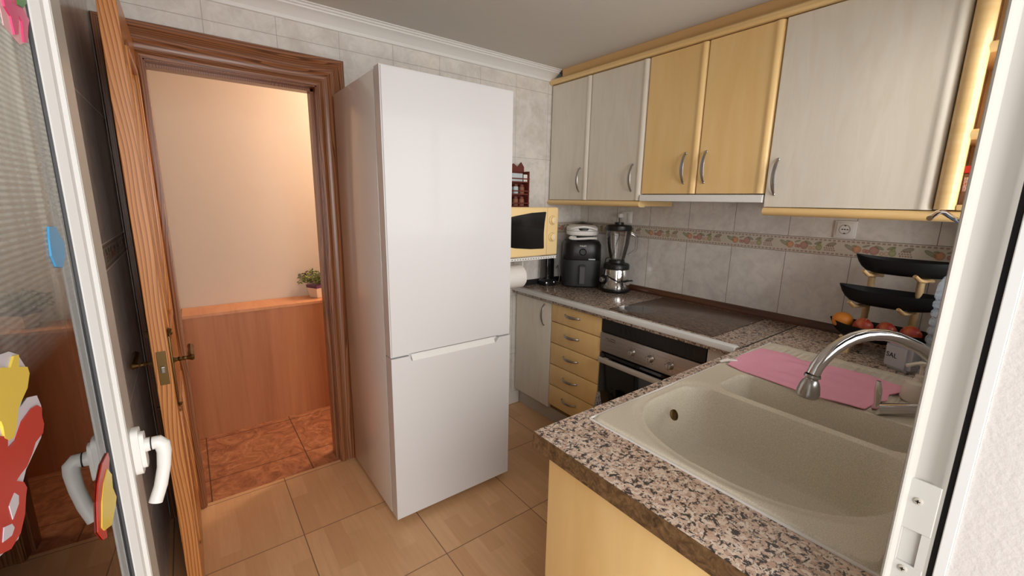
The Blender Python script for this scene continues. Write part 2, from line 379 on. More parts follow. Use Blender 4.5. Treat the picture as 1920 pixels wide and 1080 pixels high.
# added unseen window over sink for more light (behind the camera's right)
w = sempty('added_window_1', (1.61, .06, 1.08))
b = bm_new()
for lo, hi in (((1.02, .04, 1.08), (2.2, .09, 1.13)), ((1.02, .04, 2.03), (2.2, .09, 2.08)), ((1.02, .04, 1.13), (1.07, .09, 2.03)), ((2.15, .04, 1.13), (2.2, .09, 2.03)), ((1.58, .04, 1.13), (1.64, .09, 2.03))): add_box(b, lo, hi)
struct('added_window_frame', b, M['pvc'], w)
struct('added_window_pane', box((1.07, .06, 1.13), (2.15, .066, 2.03)), M['glass'], w)
# hall walls
struct('wall_hall', box((-1.6, 3.19, 0), (3.0, 3.29, 2.4)), M['hwall'])
struct('wall_hall', box((-1.7, 2.38, 0), (-1.6, 3.29, 2.4)), M['hwall'])
struct('wall_hall', box((3.0, 2.38, 0), (3.1, 3.29, 2.4)), M['hwall'])
b = bm_new(); add_box(b, (-1.6, 2.381, 0), (OX0, 2.40, 2.4)); add_box(b, (OX1, 2.381, 0), (3.0, 2.40, 2.4)); add_box(b, (OX0, 2.381, OZ), (OX1, 2.40, 2.4))
struct('wall_hall', b, M['hwall'])
struct('ceiling', box((-1.7, 2.38, 2.4), (3.1, 3.29, 2.48)), M['hwall'], label='hall ceiling')
# cornice: cove profile along the far wall
prof = [(0, -.068), (.004, -.068), (.010, -.066), (.012, -.058), (.010, -.052), (.016, -.046), (.026, -.036), (.040, -.026), (.056, -.020), (.058, -.014), (.066, -.012), (.070, -.006), (.080, -.004), (.080, 0), (0, 0)]
struct('trim_1', prism(prof, lambda u, v, h: (h, YF - u, ZC + v), XL, 2.045), M['cornice'], smooth=True)
struct('trim_2', prism(prof, lambda u, v, h: (XL + u, h, ZC + v), YN, YF - .0), M['cornice'], smooth=True)
# door casing (stepped architrave)
cas = [(0, 0), (0, .030), (.012, .034), (.022, .030), (.026, .022), (.040, .020), (.058, .024), (.064, .030), (.078, .030), (.086, .022), (.104, .018), (.112, .024), (.128, .024), (.132, .018), (.132, 0)]  # across width (0 = opening side)
t = sempty('trim_3', (.24, YF, 0), 'varnished pine casing round the hall doorway')
def casing_side(x0, sg): return prism(cas, lambda u, v, h: (x0 + sg * u, YF - v, h if h < 1 else OZ + u), 0, 2)
struct('casing_upright', casing_side(OX1, 1), M['pined'], t, True); struct('casing_upright', casing_side(OX0, -1), M['pined'], t, True)
struct('casing_header', prism(cas, lambda u, v, h: (OX0 - u if h < 0 else OX1 + u, YF - v, OZ + u), -1, 1), M['pineh'], t, True)
b = bm_new(); add_box(b, (OX0 - .002, YF - .02, 0), (OX0 + .004, YF + .115, OZ)); add_box(b, (OX1 - .004, YF - .02, 0), (OX1 + .002, YF + .115, OZ)); add_box(b, (OX0, YF - .02, OZ - .004), (OX1, YF + .115, OZ + .002))
add_box(b, (OX1 - .016, YF + .03, 0), (OX1 - .003, YF + .09, OZ - .003)); add_box(b, (OX0 + .003, YF + .03, OZ - .016), (OX1 - .003, YF + .09, OZ - .003))
struct('jamb_lining', b, M['pined'], t)
struct('strike_plate', box((OX1 - .018, YF + .045, .80), (OX1 - .0155, YF + .065, .90)), M['brass'], t)
# white skirting strip near the base cabinet
struct('baseboard_far', box((1.218, YF - .012, 0), (1.80, YF, .09)), M['white'])

# ------------------------------------------------------------------ wooden door leaf, open along the left wall
dr = sempty('door_1', (-.105, 1.97, 0), 'varnished pine kitchen door standing open along the left wall')
DX0, DX1, DY0, DY1, DZ = -.128, -.086, 1.665, 2.262, 1.99
def leaf():
    b = bm_new()
    add_box(b, (DX0, DY0, .012), (DX1, DY0 + .10, DZ), .002); add_box(b, (DX0, DY1 - .10, .012), (DX1, DY1, DZ), .002)
    for z0, z1 in ((.012, .17), (.72, .96), (DZ - .115, DZ)): add_box(b, (DX0, DY0 + .10, z0), (DX1, DY1 - .10, z1))
    return b
struct('door_frame', leaf(), M['pine'], dr)
for z0, z1 in ((.17, .72), (.96, DZ - .115)):
    y0, y1 = DY0 + .10, DY1 - .10
    b = bm_new(); add_box(b, (DX0 + .012, y0, z0), (DX1 - .012, y1, z1)); add_box(b, (DX0 + .006, y0 + .05, z0 + .05), (DX1 - .004, y1 - .05, z1 - .05), .006)
    struct('door_panel', b, M['pinep'], dr, True)
    b = bm_new()
    for sx in (DX1, DX0):
        sg = 1 if sx == DX1 else -1
        for lo, hi in (((y0, z0), (y0 + .022, z1)), ((y1 - .022, z0), (y1, z1)), ((y0, z0), (y1, z0 + .022)), ((y0, z1 - .022), (y1, z1))):
            xa, xb = sorted((sx - sg * .012, sx + sg * .006)); add_box(b, (xa, lo[0], lo[1]), (xb, hi[0], hi[1]), .005)
    struct('panel_moulding', b, M['pine'], dr, True)
struct('lock_plate', box((-.119, DY0 - .0025, .845), (-.095, DY0, .955), .001), M['brass'], dr)
struct('latch_bolt', box((-.112, DY0 - .012, .885), (-.100, DY0 - .002, .908), .003), M['nickel'], dr)
for sx, sg in ((DX1, 1), (DX0, -1)):
    py = DY0 + .055
    b = bm_new()
    xa, xb = sorted((sx, sx + sg * .005)); add_box(b, (xa, py - .017, .76), (xb, py + .017, .99), .002)
    add_lathe(b, [(0, 0), (.008, .001), (.010, .008), (.006, .012), (.009, .02), (0, .024)], (sx + sg * .004, py, .99), 12)
    add_lathe(b, [(0, 0), (.010, .002), (.006, .010), (0, .013)], (sx + sg * .004, py, .755), 12, axis=(0, 0, -1))
    struct('handle_plate', b, M['brass'], dr, True)
    hb = bm_new()
    add_lathe(hb, [(.012, 0), (.009, .004), (.006, .012), (.009, .018), (.006, .024), (.008, .030), (.006, .036), (.009, .044), (.012, .050), (.009, .056), (0, .058)], (sx + sg * .004, py, .905), 16, axis=(sg, 0, 0))
    add_tube(hb, [(sx + sg * .052, py - .005, .905), (sx + sg * .052, py + .03, .912), (sx + sg * .052, py + .07, .908), (sx + sg * .052, py + .10, .915)], [.008, .010, .008, .010], 10)
    struct('door_handle', hb, M['brass'], dr, True)

# ------------------------------------------------------------------ white balcony door (left, open into the kitchen)
ph = R_(2.2); DV = Vector((math.sin(ph), math.cos(ph), 0)); NV = Vector((math.cos(ph), -math.sin(ph), 0)); H0 = Vector((-.121, .047, 0))
def gp(r, n, z): return H0 + DV * r + NV * n + Vector((0, 0, z))
wd = sempty('door_2', tuple(gp(.37, -.02, 0)), 'white glazed balcony door standing open at the left')
RW = .7365
def bar(b, r0, r1, n0, n1, z0, z1):
    pts = [(r0, n0), (r1, n0), (r1, n1), (r0, n1)]
    return add_prism(b, pts, lambda u, v, h: gp(u, v, h), z0, z1)
b = bm_new(); bar(b, .69, RW, -.055, 0, .03, 2.08); bar(b, -.0, .06, -.055, 0, .03, 2.08); bar(b, .06, .69, -.055, 0, .03, .12); bar(b, .06, .69, -.055, 0, 1.99, 2.08)
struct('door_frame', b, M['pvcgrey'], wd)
# glazing bead: stepped bevel round the pane, inside face
bead = [(.692, -.001), (.692, -.016), (.664, -.016), (.664, -.012), (.674, -.006), (.684, -.005), (.687, -.001)]
b = bm_new(); add_prism(b, bead, lambda u, v, h: gp(u, v, h), .10, 2.01)
add_prism(b, [(.75 - x, y) for x, y in bead], lambda u, v, h: gp(u, v, h), .10, 2.01)
add_prism(b, bead, lambda u, v, h: gp(h, v, 2.01 + (u - .692)), .06, .69); add_prism(b, bead, lambda u, v, h: gp(h, v, .10 - (u - .692)), .06, .69)
bar(b, .664, .69, -.074, -.0365, .10, 2.01); struct('glazing_bead', b, M['pvc'], wd)
b = bm_new(); add_prism(b, [(.6645, -.016), (.6625, -.016), (.6625, -.0135), (.6645, -.0135)], lambda u, v, h: gp(u, v, h), .12, 1.99)
struct('gasket', b, M['dgrey'], wd)
b = bm_new(); bar(b, .06, .664, -.020, -.016, .12, 1.99)
struct('glass_pane', b, M['glass'], wd)
b = bm_new(); bar(b, .06, .664, -.036, -.032, .12, 1.99)
struct('glass_pane', b, M['glass'], wd)
# perforated spacer between the panes
s_ = NT('perforated_spacer'); v_, p_ = s_.pos()
dots = s_.M('LESS_THAN', s_.M('FRACT', s_.M('MULTIPLY', p_[2], 170.0)), .4)
s_.set(Base_Color=s_.mix(dots, lin(232, 232, 228), lin(150, 150, 146)), Roughness=.5)
b = bm_new(); bar(b, .640, .6635, -.0315, -.0205, .12, 1.99); struct('spacer_bar', b, s_.m, wd)
# pale see-through film with fine lines, denser upwards, on the upper pane
nt = NT('pale_film'); v_, p_ = nt.pos()
hline = nt.M('MULTIPLY', nt.M('ADD', nt.M('SINE', nt.M('MULTIPLY', p_[2], 1150.0)), 1.0), .5)
vband = nt.ramp(nt.noise(nt.scale(v_, (0, 26, .8)), 1.0, 2, .5), [(.35, (.45,) * 3), (.6, (1, 1, 1))])
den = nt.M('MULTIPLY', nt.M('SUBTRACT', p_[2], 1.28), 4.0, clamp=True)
nt.set(Base_Color=lin(242, 244, 236), Roughness=.9, Alpha=nt.M('MULTIPLY', nt.M('MULTIPLY', den, vband), nt.M('ADD', .50, nt.M('MULTIPLY', hline, .30))))
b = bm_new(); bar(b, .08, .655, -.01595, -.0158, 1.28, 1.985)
tag(obj('pane_film', b, nt.m, None, False), 'pale see-through film with fine lines on the upper part of the balcony door glass', 'overlay')
# handle
rb = bm_new(); outl = [(.698 + .0135 * math.cos(a) * (1 if True else 1), 1.055 + .034 * math.copysign(abs(math.sin(a)) ** .5, math.sin(a))) for a in [i * 2 * PI / 28 for i in range(28)]]
outl = [(.712 + .0145 * math.copysign(abs(math.cos(a)) ** .5, math.cos(a)), 1.076 + .034 * math.copysign(abs(math.sin(a)) ** .5, math.sin(a))) for a in [i * 2 * PI / 28 for i in range(28)]]
add_prism(rb, outl, lambda u, v, h: gp(u, h, v), 0, .008)
add_prism(rb, [((u - .712) * .72 + .712, (v - 1.076) * .78 + 1.076) for u, v in outl], lambda u, v, h: gp(u, h, v), .008, .013)
add_lathe(rb, [(.010, 0), (.0095, .006), (0, .006)], gp(.712, .013, 1.082), 20, axis=NV)
hr = struct('handle_rosette', rb, M['white'], wd, True)
struct('handle_ring', lathe([(.0102, 0), (.0102, .0015), (0, .0015)], gp(.712, .019, 1.082), 20, axis=NV), M['rubber'], wd)
lv = [gp(.712, .0205, 1.082), gp(.712, .027, 1.082), gp(.711, .0315, 1.077), gp(.710, .0325, 1.067), gp(.706, .030, 1.045), gp(.700, .024, 1.02), gp(.694, .016, .999)]
struct('door_handle', tube(lv, [.0092, .0096, .0096, .0088, .0082, .0082, .0084], 16), M['white'], wd, True)

# window clings stuck on the pane
def cling(pts, mat, parent, n0, n1, name):
    return obj(name, prism(pts, lambda u, v, h: gp(u, h, v), n0, n1), mat, parent, False)
GF = -.0157
c1 = thing('window_sticker', 'large red and yellow gel window sticker on the balcony door glass', 'sticker', tuple(gp(.42, GF, 1.19)))
cling([(.37, 1.327), (.3884, 1.3204), (.4194, 1.3168), (.434, 1.3144), (.4485, 1.3077), (.4608, 1.2907), (.4563, 1.2815), (.4299, 1.269), (.4493, 1.2701), (.4688, 1.2641), (.4732, 1.2528), (.4676, 1.2351), (.4581, 1.2297), (.4163, 1.2231), (.4058, 1.2178), (.398, 1.1975), (.3788, 1.1885), (.3465, 1.1979), (.329, 1.2119), (.31, 1.23), (.31, 1.31)], M['stickwhite'], c1, GF, GF + .0006, 'backing_film')
cling([(.34, 1.32), (.3849, 1.314), (.41, 1.3092), (.4256, 1.3038), (.4368, 1.3096), (.4462, 1.3079), (.4411, 1.2993), (.4574, 1.2937), (.4589, 1.2876), (.4481, 1.2785), (.4332, 1.2744), (.4234, 1.2718), (.4134, 1.2609), (.4051, 1.2561), (.3966, 1.2579), (.391, 1.2623), (.3921, 1.271), (.3909, 1.2757), (.3677, 1.2826), (.34, 1.285)], M['stickyel'], c1, GF + .0006, GF + .002, 'yellow_shape')
cling([(.34, 1.285), (.366, 1.2795), (.3857, 1.2667), (.3961, 1.2606), (.3919, 1.2534), (.4083, 1.2523), (.4263, 1.2593), (.4498, 1.2604), (.4618, 1.2577), (.4696, 1.2518), (.4658, 1.246), (.4666, 1.2381), (.46, 1.2327), (.4408, 1.2335), (.4303, 1.2294), (.4155, 1.2259), (.402, 1.2269), (.3931, 1.2268), (.4042, 1.2192), (.4072, 1.2123), (.4024, 1.2084), (.3937, 1.1981), (.3806, 1.1916), (.3622, 1.1923), (.3474, 1.1996), (.3299, 1.2135), (.33, 1.26)], M['stickred'], c1, GF + .0006, GF + .0018, 'red_shape')
cling([(.3728, 1.2189), (.3848, 1.2219), (.3901, 1.2163), (.3872, 1.2115), (.3734, 1.2078)], M['stickwhite'], c1, GF + .0018, GF + .0022, 'pale_spot')
cling([(.353, 1.2044), (.359, 1.2117), (.3705, 1.2064), (.3728, 1.2017), (.3666, 1.1997)], M['stickwhite'], c1, GF + .0018, GF + .0022, 'pale_spot')
c2 = thing('window_sticker', 'pink gel sticker with a green leaf high on the balcony door glass', 'sticker', tuple(gp(.63, GF, 1.58)))
cling([(.5786, 1.6048), (.57, 1.64), (.66, 1.66), (.6644, 1.6127), (.6411, 1.5858), (.6173, 1.5777), (.6012, 1.5801), (.5792, 1.584)], M['sticklp'], c2, GF, GF + .0006, 'backing_film')
cling([(.5863, 1.6073), (.586, 1.63), (.628, 1.632), (.6479, 1.6177), (.6611, 1.6127), (.6531, 1.6053), (.6392, 1.5853), (.6263, 1.5825), (.6329, 1.6033), (.6261, 1.6071), (.6136, 1.5863), (.6012, 1.5824), (.5993, 1.598), (.5873, 1.6024)], M['stickpink'], c2, GF + .0006, GF + .002, 'pink_shape')
cling([(.6285, 1.6259), (.63, 1.645), (.655, 1.65), (.6584, 1.635), (.6575, 1.6282), (.6423, 1.6189), (.6258, 1.6165)], M['stickgreen'], c2, GF + .002, GF + .003, 'green_leaf')
c3 = cling([(.5908, 1.4005), (.6128, 1.3992), (.6331, 1.3804), (.6293, 1.3659), (.6109, 1.3552), (.5893, 1.3593), (.5805, 1.3715), (.5839, 1.3875)], M['stickblue'], None, GF, GF + .0016, 'window_sticker')
tag(c3, 'small blue oval gel sticker on the balcony door glass', 'sticker')
c4 = thing('window_sticker', 'flame-shaped yellow and red gel sticker beside the white door handle', 'sticker', tuple(gp(.6, GF, 1.04)))
cling([(.6504, 1.1127), (.6521, 1.1027), (.6337, 1.0906), (.5869, 1.069), (.58, 1.04), (.5667, 1.047), (.5522, 1.0676), (.5695, 1.0946), (.5867, 1.1078), (.6154, 1.1157)], M['stickred'], c4, GF, GF + .0014, 'red_shape')
cling([(.6289, 1.1008), (.6431, 1.085), (.6365, 1.07), (.6454, 1.0513), (.6324, 1.0458), (.6015, 1.0406), (.5713, 1.0551), (.5638, 1.064), (.5829, 1.0859), (.6051, 1.0967)], M['stickyel'], c4, GF + .0014, GF + .0024, 'yellow_shape')

# ------------------------------------------------------------------ white jamb of the balcony door (right)
jb = sempty('trim_4', (.72, .06, 0), 'white painted jamb of the balcony door with a steel strike plate')
pr = [(.677, .0835), (.6745, .0825), (.6735, .0805), (.6745, .0785), (.6795, .0765), (.686, .073), (.688, .066), (.6875, .058), (.6845, .050), (.684, .0475), (.684, .0445), (.76, .0445), (.76, .0835)]
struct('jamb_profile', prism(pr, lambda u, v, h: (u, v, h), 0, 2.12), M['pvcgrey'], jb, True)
struct('jamb_seal', box((.69, .0390, 0), (.76, .0446, 2.12)), M['rubber'], jb)
struct('outer_strip', box((.682, .0285, 0), (.76, .0390, 2.12), .001), M['pvc'], jb)
# strike plate
b = bm_new(); SX = .6828
za, zb_ = .992, 1.040
add_box(b, (SX, .0475, zb_), (SX + .004, .080, 1.108), .0008); add_box(b, (SX, .0475, .90), (SX + .004, .080, za), .0008)
add_box(b, (SX, .0735, za), (SX + .004, .080, zb_)); add_box(b, (SX, .0475, za), (SX + .004, .0555, zb_)); add_box(b, (SX + .0035, .0555, za), (SX + .006, .0735, zb_))
sp = struct('strike_plate', b, plain('strike_plate_metal', (202, 200, 194), .4), jb)
for zz in (1.081, .984):
    b = lathe([(.0045, 0), (.0045, .001), (.0035, .0016), (0, .0016)], (SX, .065, zz), 20, axis=(-1, 0, 0))
    struct('screw', b, M['kick'], jb, True)
    b = box((SX - .0022, .0627, zz - .0005), (SX - .0014, .0673, zz + .0005)); add_box(b, (SX - .0022, .0645, zz - .0023), (SX - .0014, .0655, zz + .0023))
    struct('screw_slot', b, M['rubber'], jb)
struct('trim_5', box((-.152, .0, 0), (-.122, .084, 2.12)), M['pvc'], label='white jamb of the balcony door on its hinge side')

# ------------------------------------------------------------------ refrigerator
fr = thing('refrigerator', 'tall white two-door refrigerator standing against the far wall', 'refrigerator', (.914, 1.92, 0))
FX0, FX1, FZ = .612, 1.216, 1.905
obj('cabinet_body', box((FX0, 1.685, .025), (FX1 - .002, 2.215, FZ), .004), M['fridgeside'], fr)
def fdoor(z0, z1, notch_top):
    # front outline in XZ, the meeting edge has a raised grip recess
    b = bm_new(); y0, y1 = 1.612, 1.668
    add_box(b, (FX0 - .002, y0, z0), (FX1, y1, z1), .006, 3); return b
b = bm_new()
add_prism(b, [(FX0 - .002, .792), (.69, .792), (.718, .803), (1.115, .803), (1.15, .792), (FX1, .792), (FX1, FZ + .003), (FX0 - .002, FZ + .003)], lambda u, v, h: (u, h, v), 1.612, 1.668)
bmesh.ops.bevel(b, geom=[e for e in b.edges if all(v.co.y < 1.613 for v in e.verts)], offset=.005, segments=3, affect='EDGES')
obj('upper_door', b, M['fridge'], fr)
b = bm_new()
add_prism(b, [(FX0 - .002, .035), (FX1, .035), (FX1, .787), (1.15, .787), (1.13, .763), (.70, .763), (.69, .787), (FX0 - .002, .787)], lambda u, v, h: (u, h, v), 1.612, 1.634)
add_prism(b, [(FX0 - .002, .035), (FX1, .035), (FX1, .787), (1.15, .787), (1.13, .788), (.70, .788), (.69, .787), (FX0 - .002, .787)], lambda u, v, h: (u, h, v), 1.634, 1.668)
obj('lower_door', b, M['fridge'], fr, False)
obj('door_seal', box((FX0 + .004, 1.668, .04), (FX1 - .006, 1.685, FZ - .004)), M['dgrey'], fr)
obj('grip_strip', prism([(1.6125, .760), (1.6335, .760), (1.6335, .7875), (1.630, .7875), (1.6125, .765)], lambda u, v, h: (h, u, v), .704, 1.128), M['white'], fr, False)
for x in (FX0 + .05, FX1 - .05):
    for y in (1.72, 2.15): obj('foot', lathe([(.018, 0), (.018, .015), (.010, .026), (0, .026)], (x, y, 0), 14), M['black'], fr)

# ------------------------------------------------------------------ base cabinets along the right wall
ZT = .86
def handle(c, axis, out, L=.12, w=.0085, h=.026):
    """bow handle: c centre on the surface, axis along its length, out = normal"""
    c = Vector(c); a = Vector(axis).normalized(); o = Vector(out).normalized(); P = []; Rr = []
    for i in range(15):
        t = -1 + 2 * i / 14; P.append(c + a * (t * L / 2) + o * (.002 + h * (1 - t * t) ** .8 if abs(t) < 1 else .0)); Rr.append(.0045 + (w - .0045) * (1 - t * t))
    b = tube(P, Rr, 12, flat=.55, up=o)
    for t in (-1, 1): add_lathe(b, [(.006, 0), (.006, .004), (.004, .006), (0, .006)], c + a * (t * (L / 2 - .003)), 12, axis=o)
    return b
def round_door(x, y0, y1, z0, z1, mat, parent, name='door', bulge=True, th=.02, side=-1):
    """door in plane x (front), room side -x; rounded vertical bead along its near edge"""
    if not bulge: return obj(name, box((x, y0, z0), (x + th, y1, z1), .003), mat, parent)
    w = .036
    pts = [(y1, x + th), (y1, x + .003), (y1 - .003, x), (y0 + w + .012, x), (y0 + w + .004, x - .001), (y0 + w - .004, x - .004)]
    for i in range(9):
        a = i / 8 * PI * .5; pts.append((y0 + w - .010 - (w - .010) * math.sin(a), x - .006 + (th + .004) * (1 - math.cos(a))))
    pts.append((y0, x + th))
    return obj(name, prism(pts, lambda u, v, h: (v, u, h), z0, z1), mat, parent)
XC = 1.762      # cabinet front plane
# grey cabinet
c = thing('base_cabinet', 'grey wood base cabinet beside the fridge, under the microwave corner', 'cabinet', (2.05, 2.09, 0))
obj('carcass', box((XC + .021, 1.912, .11), (2.34, YF - .004, .818)), M['carc'], c)
d = round_door(XC, 1.914, YF - .012, .115, .812, M['greydoor'], c, bulge=False)
obj('handle', handle((XC, 1.975, .725), (0, 0, 1), (-1, 0, 0), .14), M['nickel'], d)
# drawers
c = thing('drawer_unit', 'honey yellow base unit with five drawers, left of the oven', 'cabinet', (2.05, 1.705, 0))
obj('carcass', box((XC + .021, 1.502, .11), (2.34, 1.909, .818)), M['shadow'], c)
zs = [.815, .700, .562, .420, .280, .140]
for z1, z0 in zip(zs, zs[1:]):
    d = obj('drawer', box((XC, 1.504, z0 + .003), (XC + .02, 1.907, z1 - .002), .003), M['yellow'], c)
    obj('handle', handle((XC, 1.725, (z0 + z1) / 2 + .01), (0, 1, 0), (-1, 0, 0), .125), M['nickel'], d)
# oven
ov = thing('oven', 'built-in black oven with a steel control panel under the worktop', 'oven', (2.05, 1.2, .12))
obj('oven_body', box((XC + .012, .902, .13), (2.33, 1.498, .818)), M['matblack'], ov)
vt = bm_new(); add_box(vt, (XC, .902, .742), (XC + .012, 1.498, .818), .002)
obj('vent_panel', vt, M['ovenpanel'], ov)
for g0, n in ((1.36, 6), (1.10, 6)):
    for i in range(n):
        yy = g0 - i * .03
        obj('vent_slot', prism([(yy, .765), (yy + .006, .765), (yy + .016, .795), (yy + .010, .795)], lambda u, v, h: (h, u, v), XC - .0008, XC + .001), M['black'], ov, False)
cp = obj('control_panel', box((XC - .006, .902, .632), (XC + .012, 1.498, .738), .002), M['steel'], ov)
for yy in (1.285, 1.175, 1.065):
    k = obj('knob', lathe([(.020, 0), (.018, .004), (.015, .008), (.0145, .022), (.012, .024), (0, .024)], (XC - .006, yy, .682), 24, axis=(-1, 0, 0)), M['steel'], ov)
    obj('knob_grip', box((XC - .0335, yy - .0035, .667), (XC - .0295, yy + .0035, .697), .001), M['nickel'], k)
    b = bm_new()
    for a in range(7):
        an = R_(-30 + a * 40); add_box(b, (XC - .0068, yy + .028 * math.sin(an) - .0015, .682 + .028 * math.cos(an) - .0015), (XC - .0055, yy + .028 * math.sin(an) + .0015, .682 + .028 * math.cos(an) + .0015))
    obj('knob_markings', b, M['ink'], ov, False)
b = bm_new()  # small maker's mark: a little arched emblem over a line
add_tube(b, [(XC - .0066, 1.415 + .016 * math.cos(R_(a)), .708 + .007 * math.sin(R_(a))) for a in range(20, 165, 16)], .0012, 6)
add_tube(b, [(XC - .0066, 1.452 - .010 * math.cos(R_(a)), .706 + .005 * math.sin(R_(a))) for a in range(10, 175, 22)], .001, 6)
add_box(b, (XC - .0068, 1.396, .701), (XC - .0055, 1.444, .7035))
obj('emblem', b, M['ink'], ov, False)
od = obj('oven_door', box((XC - .004, .904, .145), (XC + .012, 1.496, .622), .003), M['blackglass'], ov)
b = bm_new(); add_box(b, (XC - .040, .915, .578), (XC - .024, 1.482, .606), .004); add_box(b, (XC - .026, .94, .584), (XC - .003, .965, .600)); add_box(b, (XC - .026, 1.435, .584), (XC - .003, 1.46, .600))
obj('oven_handle', b, plain('satin_handle', (196, 190, 180), .4, metal=.2), od)
# filler
tag(obj('corner_filler', box((XC, .758, .0), (XC + .02, .897, .818), .002), M['carc']), 'narrow beige filler board between the oven and the sink worktop', 'panel')
tag(obj('plinth', box((1.805, .72, 0), (1.822, YF - .002, .108)), M['kick']), 'grey plinth board under the base cabinets and oven', 'plinth')
# towel hanging on oven
tb = bm_new()
gr = []
for i in range(9):
    row = []
    for j in range(9):
        u = i / 8; v = j / 8; z = .585 - v * .23; half = .012 + .05 * v
        y = 1.455 + (u - .5) * 2 * half * .8 - .01 * v; row.append(tb.verts.new((XC - .046 - .008 * math.sin(u * 9) * v, y, z)))
    gr.append(row)
for i in range(8):
    for j in range(8): tb.faces.new((gr[i][j], gr[i + 1][j], gr[i + 1][j + 1], gr[i][j + 1]))
bmesh.ops.solidify(tb, geom=tb.faces[:], thickness=.003)
for v in tb.verts: v.co.z -= .17
tag(obj('oven_mitt', tb, M['twl']), 'white patterned oven mitt hanging low on the oven front', 'mitt')

# worktops
b = bm_new(); add_box(b, (1.735, .7565, .822), (XW - .002, YF - .002, ZT), .003)
wt = tag(obj('worktop', b, M['granite2']), 'speckled granite worktop along the right wall over the oven', 'worktop')
eb = obj('edge_strip', box((1.728, .772, .838), (1.768, YF - .002, ZT + .0045), .003), M['pvc'], wt); eb['label'] = 'white edge strip'
# sink worktop with a cut-out
SX0, SX1, SY0, SY1 = .815, 1.925, .098, .715
b = bm_new()
WX0, WY1 = .652, .755
add_box(b, (WX0, YN + .002, .818), (SX0 + .012, WY1, ZT)); add_box(b, (SX1 - .012, YN + .002, .818), (XW - .002, WY1, ZT))
add_box(b, (SX0 + .012, YN + .002, .818), (SX1 - .012, SY0 + .012, ZT)); add_box(b, (SX0 + .012, SY1 - .012, .818), (SX1 - .012, WY1, ZT))
swt = tag(obj('worktop', b, M['granite'], None, False), 'speckled granite worktop around the sink with a rough brown edge', 'worktop')
e2 = obj('rough_edge', box((WX0 - .003, YN + .002, .815), (WX0 + .001, WY1 + .001, .8585)), M['granedge'], swt, False); e2['label'] = 'rough brown cut edge'
st = obj('joint_strip', box((1.735, .7552, .853), (XW - .004, .7585, ZT + .002)), M['rubber'], swt); st['label'] = 'dark joint between the two worktops'
# end panel and front of the sink unit
c = thing('sink_cabinet', 'honey yellow sink base unit at the end of the worktop', 'cabinet', (1.2, .42, 0))
obj('end_panel', box((.683, YN + .004, .0), (.702, .728, .815), .002), M['yellow'], c)
obj('front_panel', box((.704, .708, .10), (1.75, .728, .815), .002), M['yellow'], c)
obj('floor_board', box((.704, YN + .004, .10), (1.75, .706, .118)), M['carc'], c)
# wood trim at the wall, behind the worktops
b = prism([(0, 0), (-.022, 0), (-.022, .016), (-.012, .032), (0, .036)], lambda u, v, h: (XW + u, h, ZT + v), .10, YF - .002)
tag(obj('skirting_strip', b, M['woodtrim']), 'brown wooden sealing strip where worktop meets the right wall', 'strip')
b = prism([(0, 0), (-.02, 0), (-.02, .016), (-.012, .030), (0, .034)], lambda u, v, h: (h, YF + u, ZT + v), 1.735, XW - .024)
tag(obj('skirting_strip', b, M['rubber']), 'black sealing strip along the far wall behind the black appliance', 'strip')
# hob
hb_ = thing('hob', 'dark glossy glass hob set in the worktop above the oven', 'hob', (2.04, 1.2, ZT))
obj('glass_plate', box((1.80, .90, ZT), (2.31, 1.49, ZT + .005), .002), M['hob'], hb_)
for (x, y, r) in ((1.93, 1.38, .085),):
    obj('cooking_zone', lathe([(r, 0), (r, .0004), (0, .0004)], (x, y, ZT + .005), 40), M['blackglass'], hb_)

# ------------------------------------------------------------------ composite sink (height field)
sk = thing('kitchen_sink', 'beige composite sink with one and a half bowls and drainer', 'sink', (1.37, .43, .66))
def sstep(x):
    x = max(0, min(1, x)); return x * x * (3 - 2 * x)
def rbox(x, y, x0, x1, y0, y1, r):
    cx, cy = (x0 + x1) / 2, (y0 + y1) / 2; qx = abs(x - cx) - (x1 - x0) / 2 + r; qy = abs(y - cy) - (y1 - y0) / 2 + r
    return math.hypot(max(qx, 0), max(qy, 0)) + min(max(qx, qy), 0) - r
def main_sd(x, y):
    # D shape: rounded towards the left end, straight along the divider
    yc, hy = .4035, .2835
    if x < 1.08: return (math.sqrt(((x - 1.08) / .225) ** 2 + (abs((y - yc) / hy)) ** 2.4) - 1) * .24
    return rbox(x, y, .50, 1.268, yc - hy, yc + hy, .085)
def hgt(x, y):
    h = ZT + .009
    # outer lip
    d = rbox(x, y, SX0, SX1, SY0, SY1, .03); h -= .009 * sstep((d + .010) / .010)
    dm = main_sd(x, y)
    h -= .006 * sstep((-dm + .035) / .03)          # soft shoulder round the bowl
    if dm < 0: h -= (.165 * sstep(-dm / .060) ** .8) + .01 * sstep(-dm / .2)
    ds = rbox(x, y, 1.288, 1.472, .14, .620, .045)
    if ds < 0: h -= .135 * sstep(-ds / .028)
    dd = rbox(x, y, 1.515, 1.895, .215, .685, .03)
    if dd < .0: 
        h -= .005 * sstep(-dd / .02); h += .0045 * max(0, math.sin(y * 2 * PI / .022)) * sstep(-dd / .03)
    return h
b = bm_new(); NX, NY = 278, 190; G = []
for i in range(NX + 1):
    x = SX0 + (SX1 - SX0) * i / NX; G.append([])
    for j in range(NY + 1):
        y = SY0 + (SY1 - SY0) * j / NY; G[-1].append(b.verts.new((x, y, hgt(x, y))))
for i in range(NX):
    for j in range(NY): b.faces.new((G[i][j], G[i + 1][j], G[i + 1][j + 1], G[i][j + 1]))
bas = obj('basin', b, M['sink'], sk)
for p in bas.data.polygons: p.use_smooth = True
bas.modifiers.new('s', 'SOLIDIFY').thickness = .0
bas.modifiers.clear()
